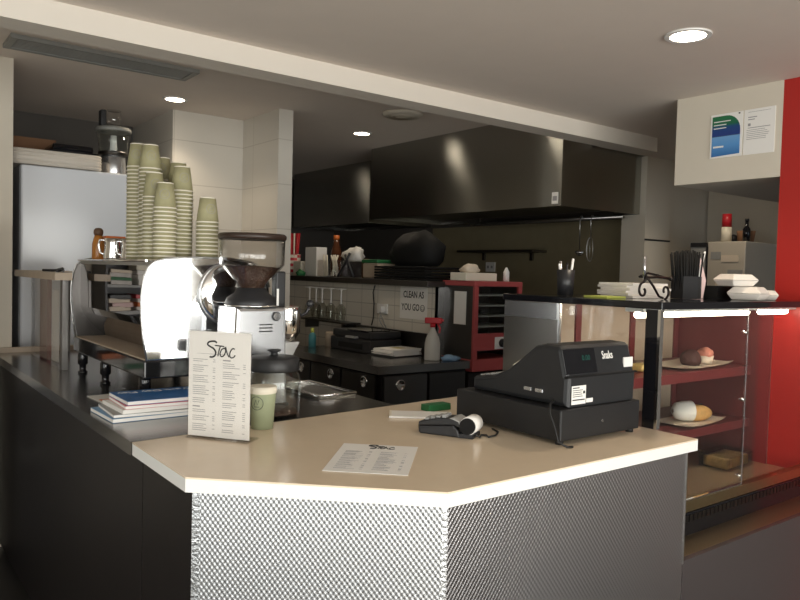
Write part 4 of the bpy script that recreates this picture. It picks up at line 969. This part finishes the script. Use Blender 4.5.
MB().lathe([(0, 0), (.034, 0), (.034, .10), (0, .10)], seg=20).obj('can', m_rim, t); MB().lathe([(0, .10), (.032, .10), (.03, .19), (0, .19)], seg=20).obj('cap', m_redp, t)
single('wicker_basket', MB().lathe([(0, 0), (.05, 0), (.06, .075), (.055, .075), (.045, .006), (0, .006)], (4.87, 2.54, 1.795), 22), m_card, 'small brown basket on the narrow fridge', 'basket')
t = thing('wine_bottle', 'small dark bottle at the right edge of the narrow fridge top', 'bottle', (4.78, 2.49, 1.795))
MB().lathe([(0, 0), (.024, 0), (.024, .08), (.012, .10), (.011, .135), (0, .135)], seg=18).obj('bottle_body', m_gloss, t); MB().lathe([(0, .135), (.013, .135), (.013, .15), (0, .15)], seg=14).obj('cap', m_black, t)
single('black_kettle', MB().blob((4.92, 2.655, 1.795), .045, (1, 1, .8), .1, 2), m_black, 'black lumpy pot between the spray can and the basket', 'pot')

# certificates on the bulkhead
m_cert = mat('certificate_print', (.05, .2, .5), .4); nt = m_cert.node_tree
tc = nn(nt, 'ShaderNodeTexCoord'); spx = nn(nt, 'ShaderNodeSeparateXYZ'); nt.links.new(tc.outputs['Object'], spx.inputs[0])
rp = nn(nt, 'ShaderNodeValToRGB'); mr = nn(nt, 'ShaderNodeMapRange'); mr.inputs[1].default_value = 0; mr.inputs[2].default_value = .19
nt.links.new(spx.outputs['Z'], mr.inputs[0]); nt.links.new(mr.outputs[0], rp.inputs[0])
e = rp.color_ramp.elements; e[0].position = 0; e[0].color = (.02, .13, .38, 1); e[1].position = 1; e[1].color = (.02, .17, .06, 1)
for p, c in ((.3, (.10, .30, .62, 1)), (.5, (.16, .36, .66, 1)), (.53, (.015, .04, .22, 1)), (.72, (.012, .06, .2, 1)), (.8, (.012, .13, .07, 1))):
    x = e.new(p); x.color = c
nt.links.new(rp.outputs[0], nt.nodes['Principled BSDF'].inputs['Base Color'])
t = thing('certificate', 'framed blue and green certificate on the cream bulkhead', 'certificate', (3.2175, 1.79, 2.095))
MB().box(-.004, -.076, 0, 0, .076, .20).obj('sheet', m_paper, t)
pp = [(-.066, .012), (.068, .006), (.068, .19), (.0, .19)]+[(-.066*math.sin(a)-.0, .12+.07*math.cos(a)) for a in [PI/2*i/8 for i in range(1, 9)]]
MB().prism(pp, -.0048, -.004, ax='x').obj('blue_artwork', m_cert, t)
cf = frame((-.0049, 0, 0), (0, -1, 0), (0, 0, 1))
lines([(-.06, .02, .165, .004), (-.06, .0, .15, .004), (-.06, .0, .135, .004), (-.06, -.01, .05, .008)], m_paper, t, cf, 'pale_lines')
lines([(-.066, .066, .098, .0015), (.056, .064, .192, .006)], m_ink, t, cf, 'dark_lines')
t = thing('letter_sheet', 'white printed letter in a sleeve beside the blue certificate', 'certificate', (3.2175, 1.64, 2.095))
MB().box(-.003, -.07, 0, 0, .068, .20).obj('sheet', m_paper, t)
cf = frame((-.0031, 0, 0), (0, -1, 0), (0, 0, 1))
lines([(-.05, .05, .188, .0015), (-.05, -.01, .165, .004), (-.05, -.02, .155, .004), (-.05, -.038, .132, .012), (-.05, .05, .118, .003)]+[(-.055, random.uniform(.02, .05), .108-.008*k, .002) for k in range(6)], m_grey, t, cf)

# ---------------------------------------------------------------- news rack mirrored in the back of the machine
t = thing('news_rack', 'wall rack of papers on the left wall, seen mirrored in the espresso machine', 'rack', (.26, 4.20, 0))
MB().box(-.30, .12, 0, .28, .14, 1.72).obj('back_board', m_black, t)
for z in (.55, .90, 1.07, 1.24, 1.41): MB().box(-.30, -.14, z, .28, .12, z+.02).obj('shelf', m_greyp, t)
for x in (-.31, .28): MB().box(x, -.14, 0, x+.012, .14, 1.72).obj('side_board', m_black, t)
items = [('folded newspaper with a red banner', m_pink), ('pale folded newspaper', m_paper), ('grey folded newspaper', m_rim), ('cream folded newspaper', m_ppr)]
m_pale = mat('newsprint', (.62, .58, .54), .7, noise=.35, nscale=25)
pal = [m_pale, m_paper, m_black, m_rim, m_redp, m_pale, m_ppr, m_black, m_paper, m_orange, m_pale, m_green, m_pinkb]
names = {id(m_pale): 'printed newspapers', id(m_paper): 'white papers', id(m_black): 'black folders', id(m_rim): 'cream papers', id(m_redp): 'red leaflets', id(m_ppr): 'buff newspapers', id(m_orange): 'orange leaflets', id(m_green): 'green leaflets', id(m_pinkb): 'pale pink papers'}
POS = ['leftmost', 'second from the left', 'third from the left', 'rightmost']
kk = 0
for w, z in (('bottom', .92), ('third', 1.09), ('second', 1.26), ('top', 1.43)):
    for i in range(4):
        m = pal[(kk*5+3) % 13]; h = random.uniform(.09, .135)
        t = thing('paper_bundle', f'{names[id(m)]} on the {w} shelf of the wall rack, {POS[i]}', 'papers', (.036+.141*i, 4.18, z), random.uniform(-.05, .05))
        top = 0
        for q in range(4):
            o = MB().box(-.056, -.08, 0, .056, .08, h/4-.001, bev=.002).obj('bundle_layer', m if q % 2 == 0 else pal[(kk*3+q*4+1) % 13], t)
            o.location = (random.uniform(-.006, .006), random.uniform(-.015, .0), top); o.rotation_euler = (0, 0, random.uniform(-.10, .10)); top += h/4
        kk += 1
# ---------------------------------------------------------------- set everything a hair above what carries it
deps = {'cash_register': 2, 'sauce_bottle': 1}
for o in C.objects:
    if o.parent or 'label' not in o.keys(): continue
    n = o.name.split('.')[0]
    lvl = {'cash_register': 2, 'paper_cup': 2, 'syrup_bottle': 2, 'milk_carton': 2, 'milk_jug': 2, 'black_bag': 2, 'baking_tray': 2, 'cardboard_flat': 2, 'food_processor': 1, 'wine_glass': 2, 'pastry': 1, 'tongs': 2}.get(n, 1)
    if n in ('kitchen_bench', 'coffee_bench', 'service_counter', 'display_case', 'fridge', 'pie_warmer', 'narrow_fridge', 'grey_locker', 'news_rack', 'downlight', 'air_vent', 'ceiling_diffuser', 'range_hood', 'counter_worktop', 'glass_shelf', 'utensil_rail', 'power_outlet'): continue
    o.location.z += .0009*lvl
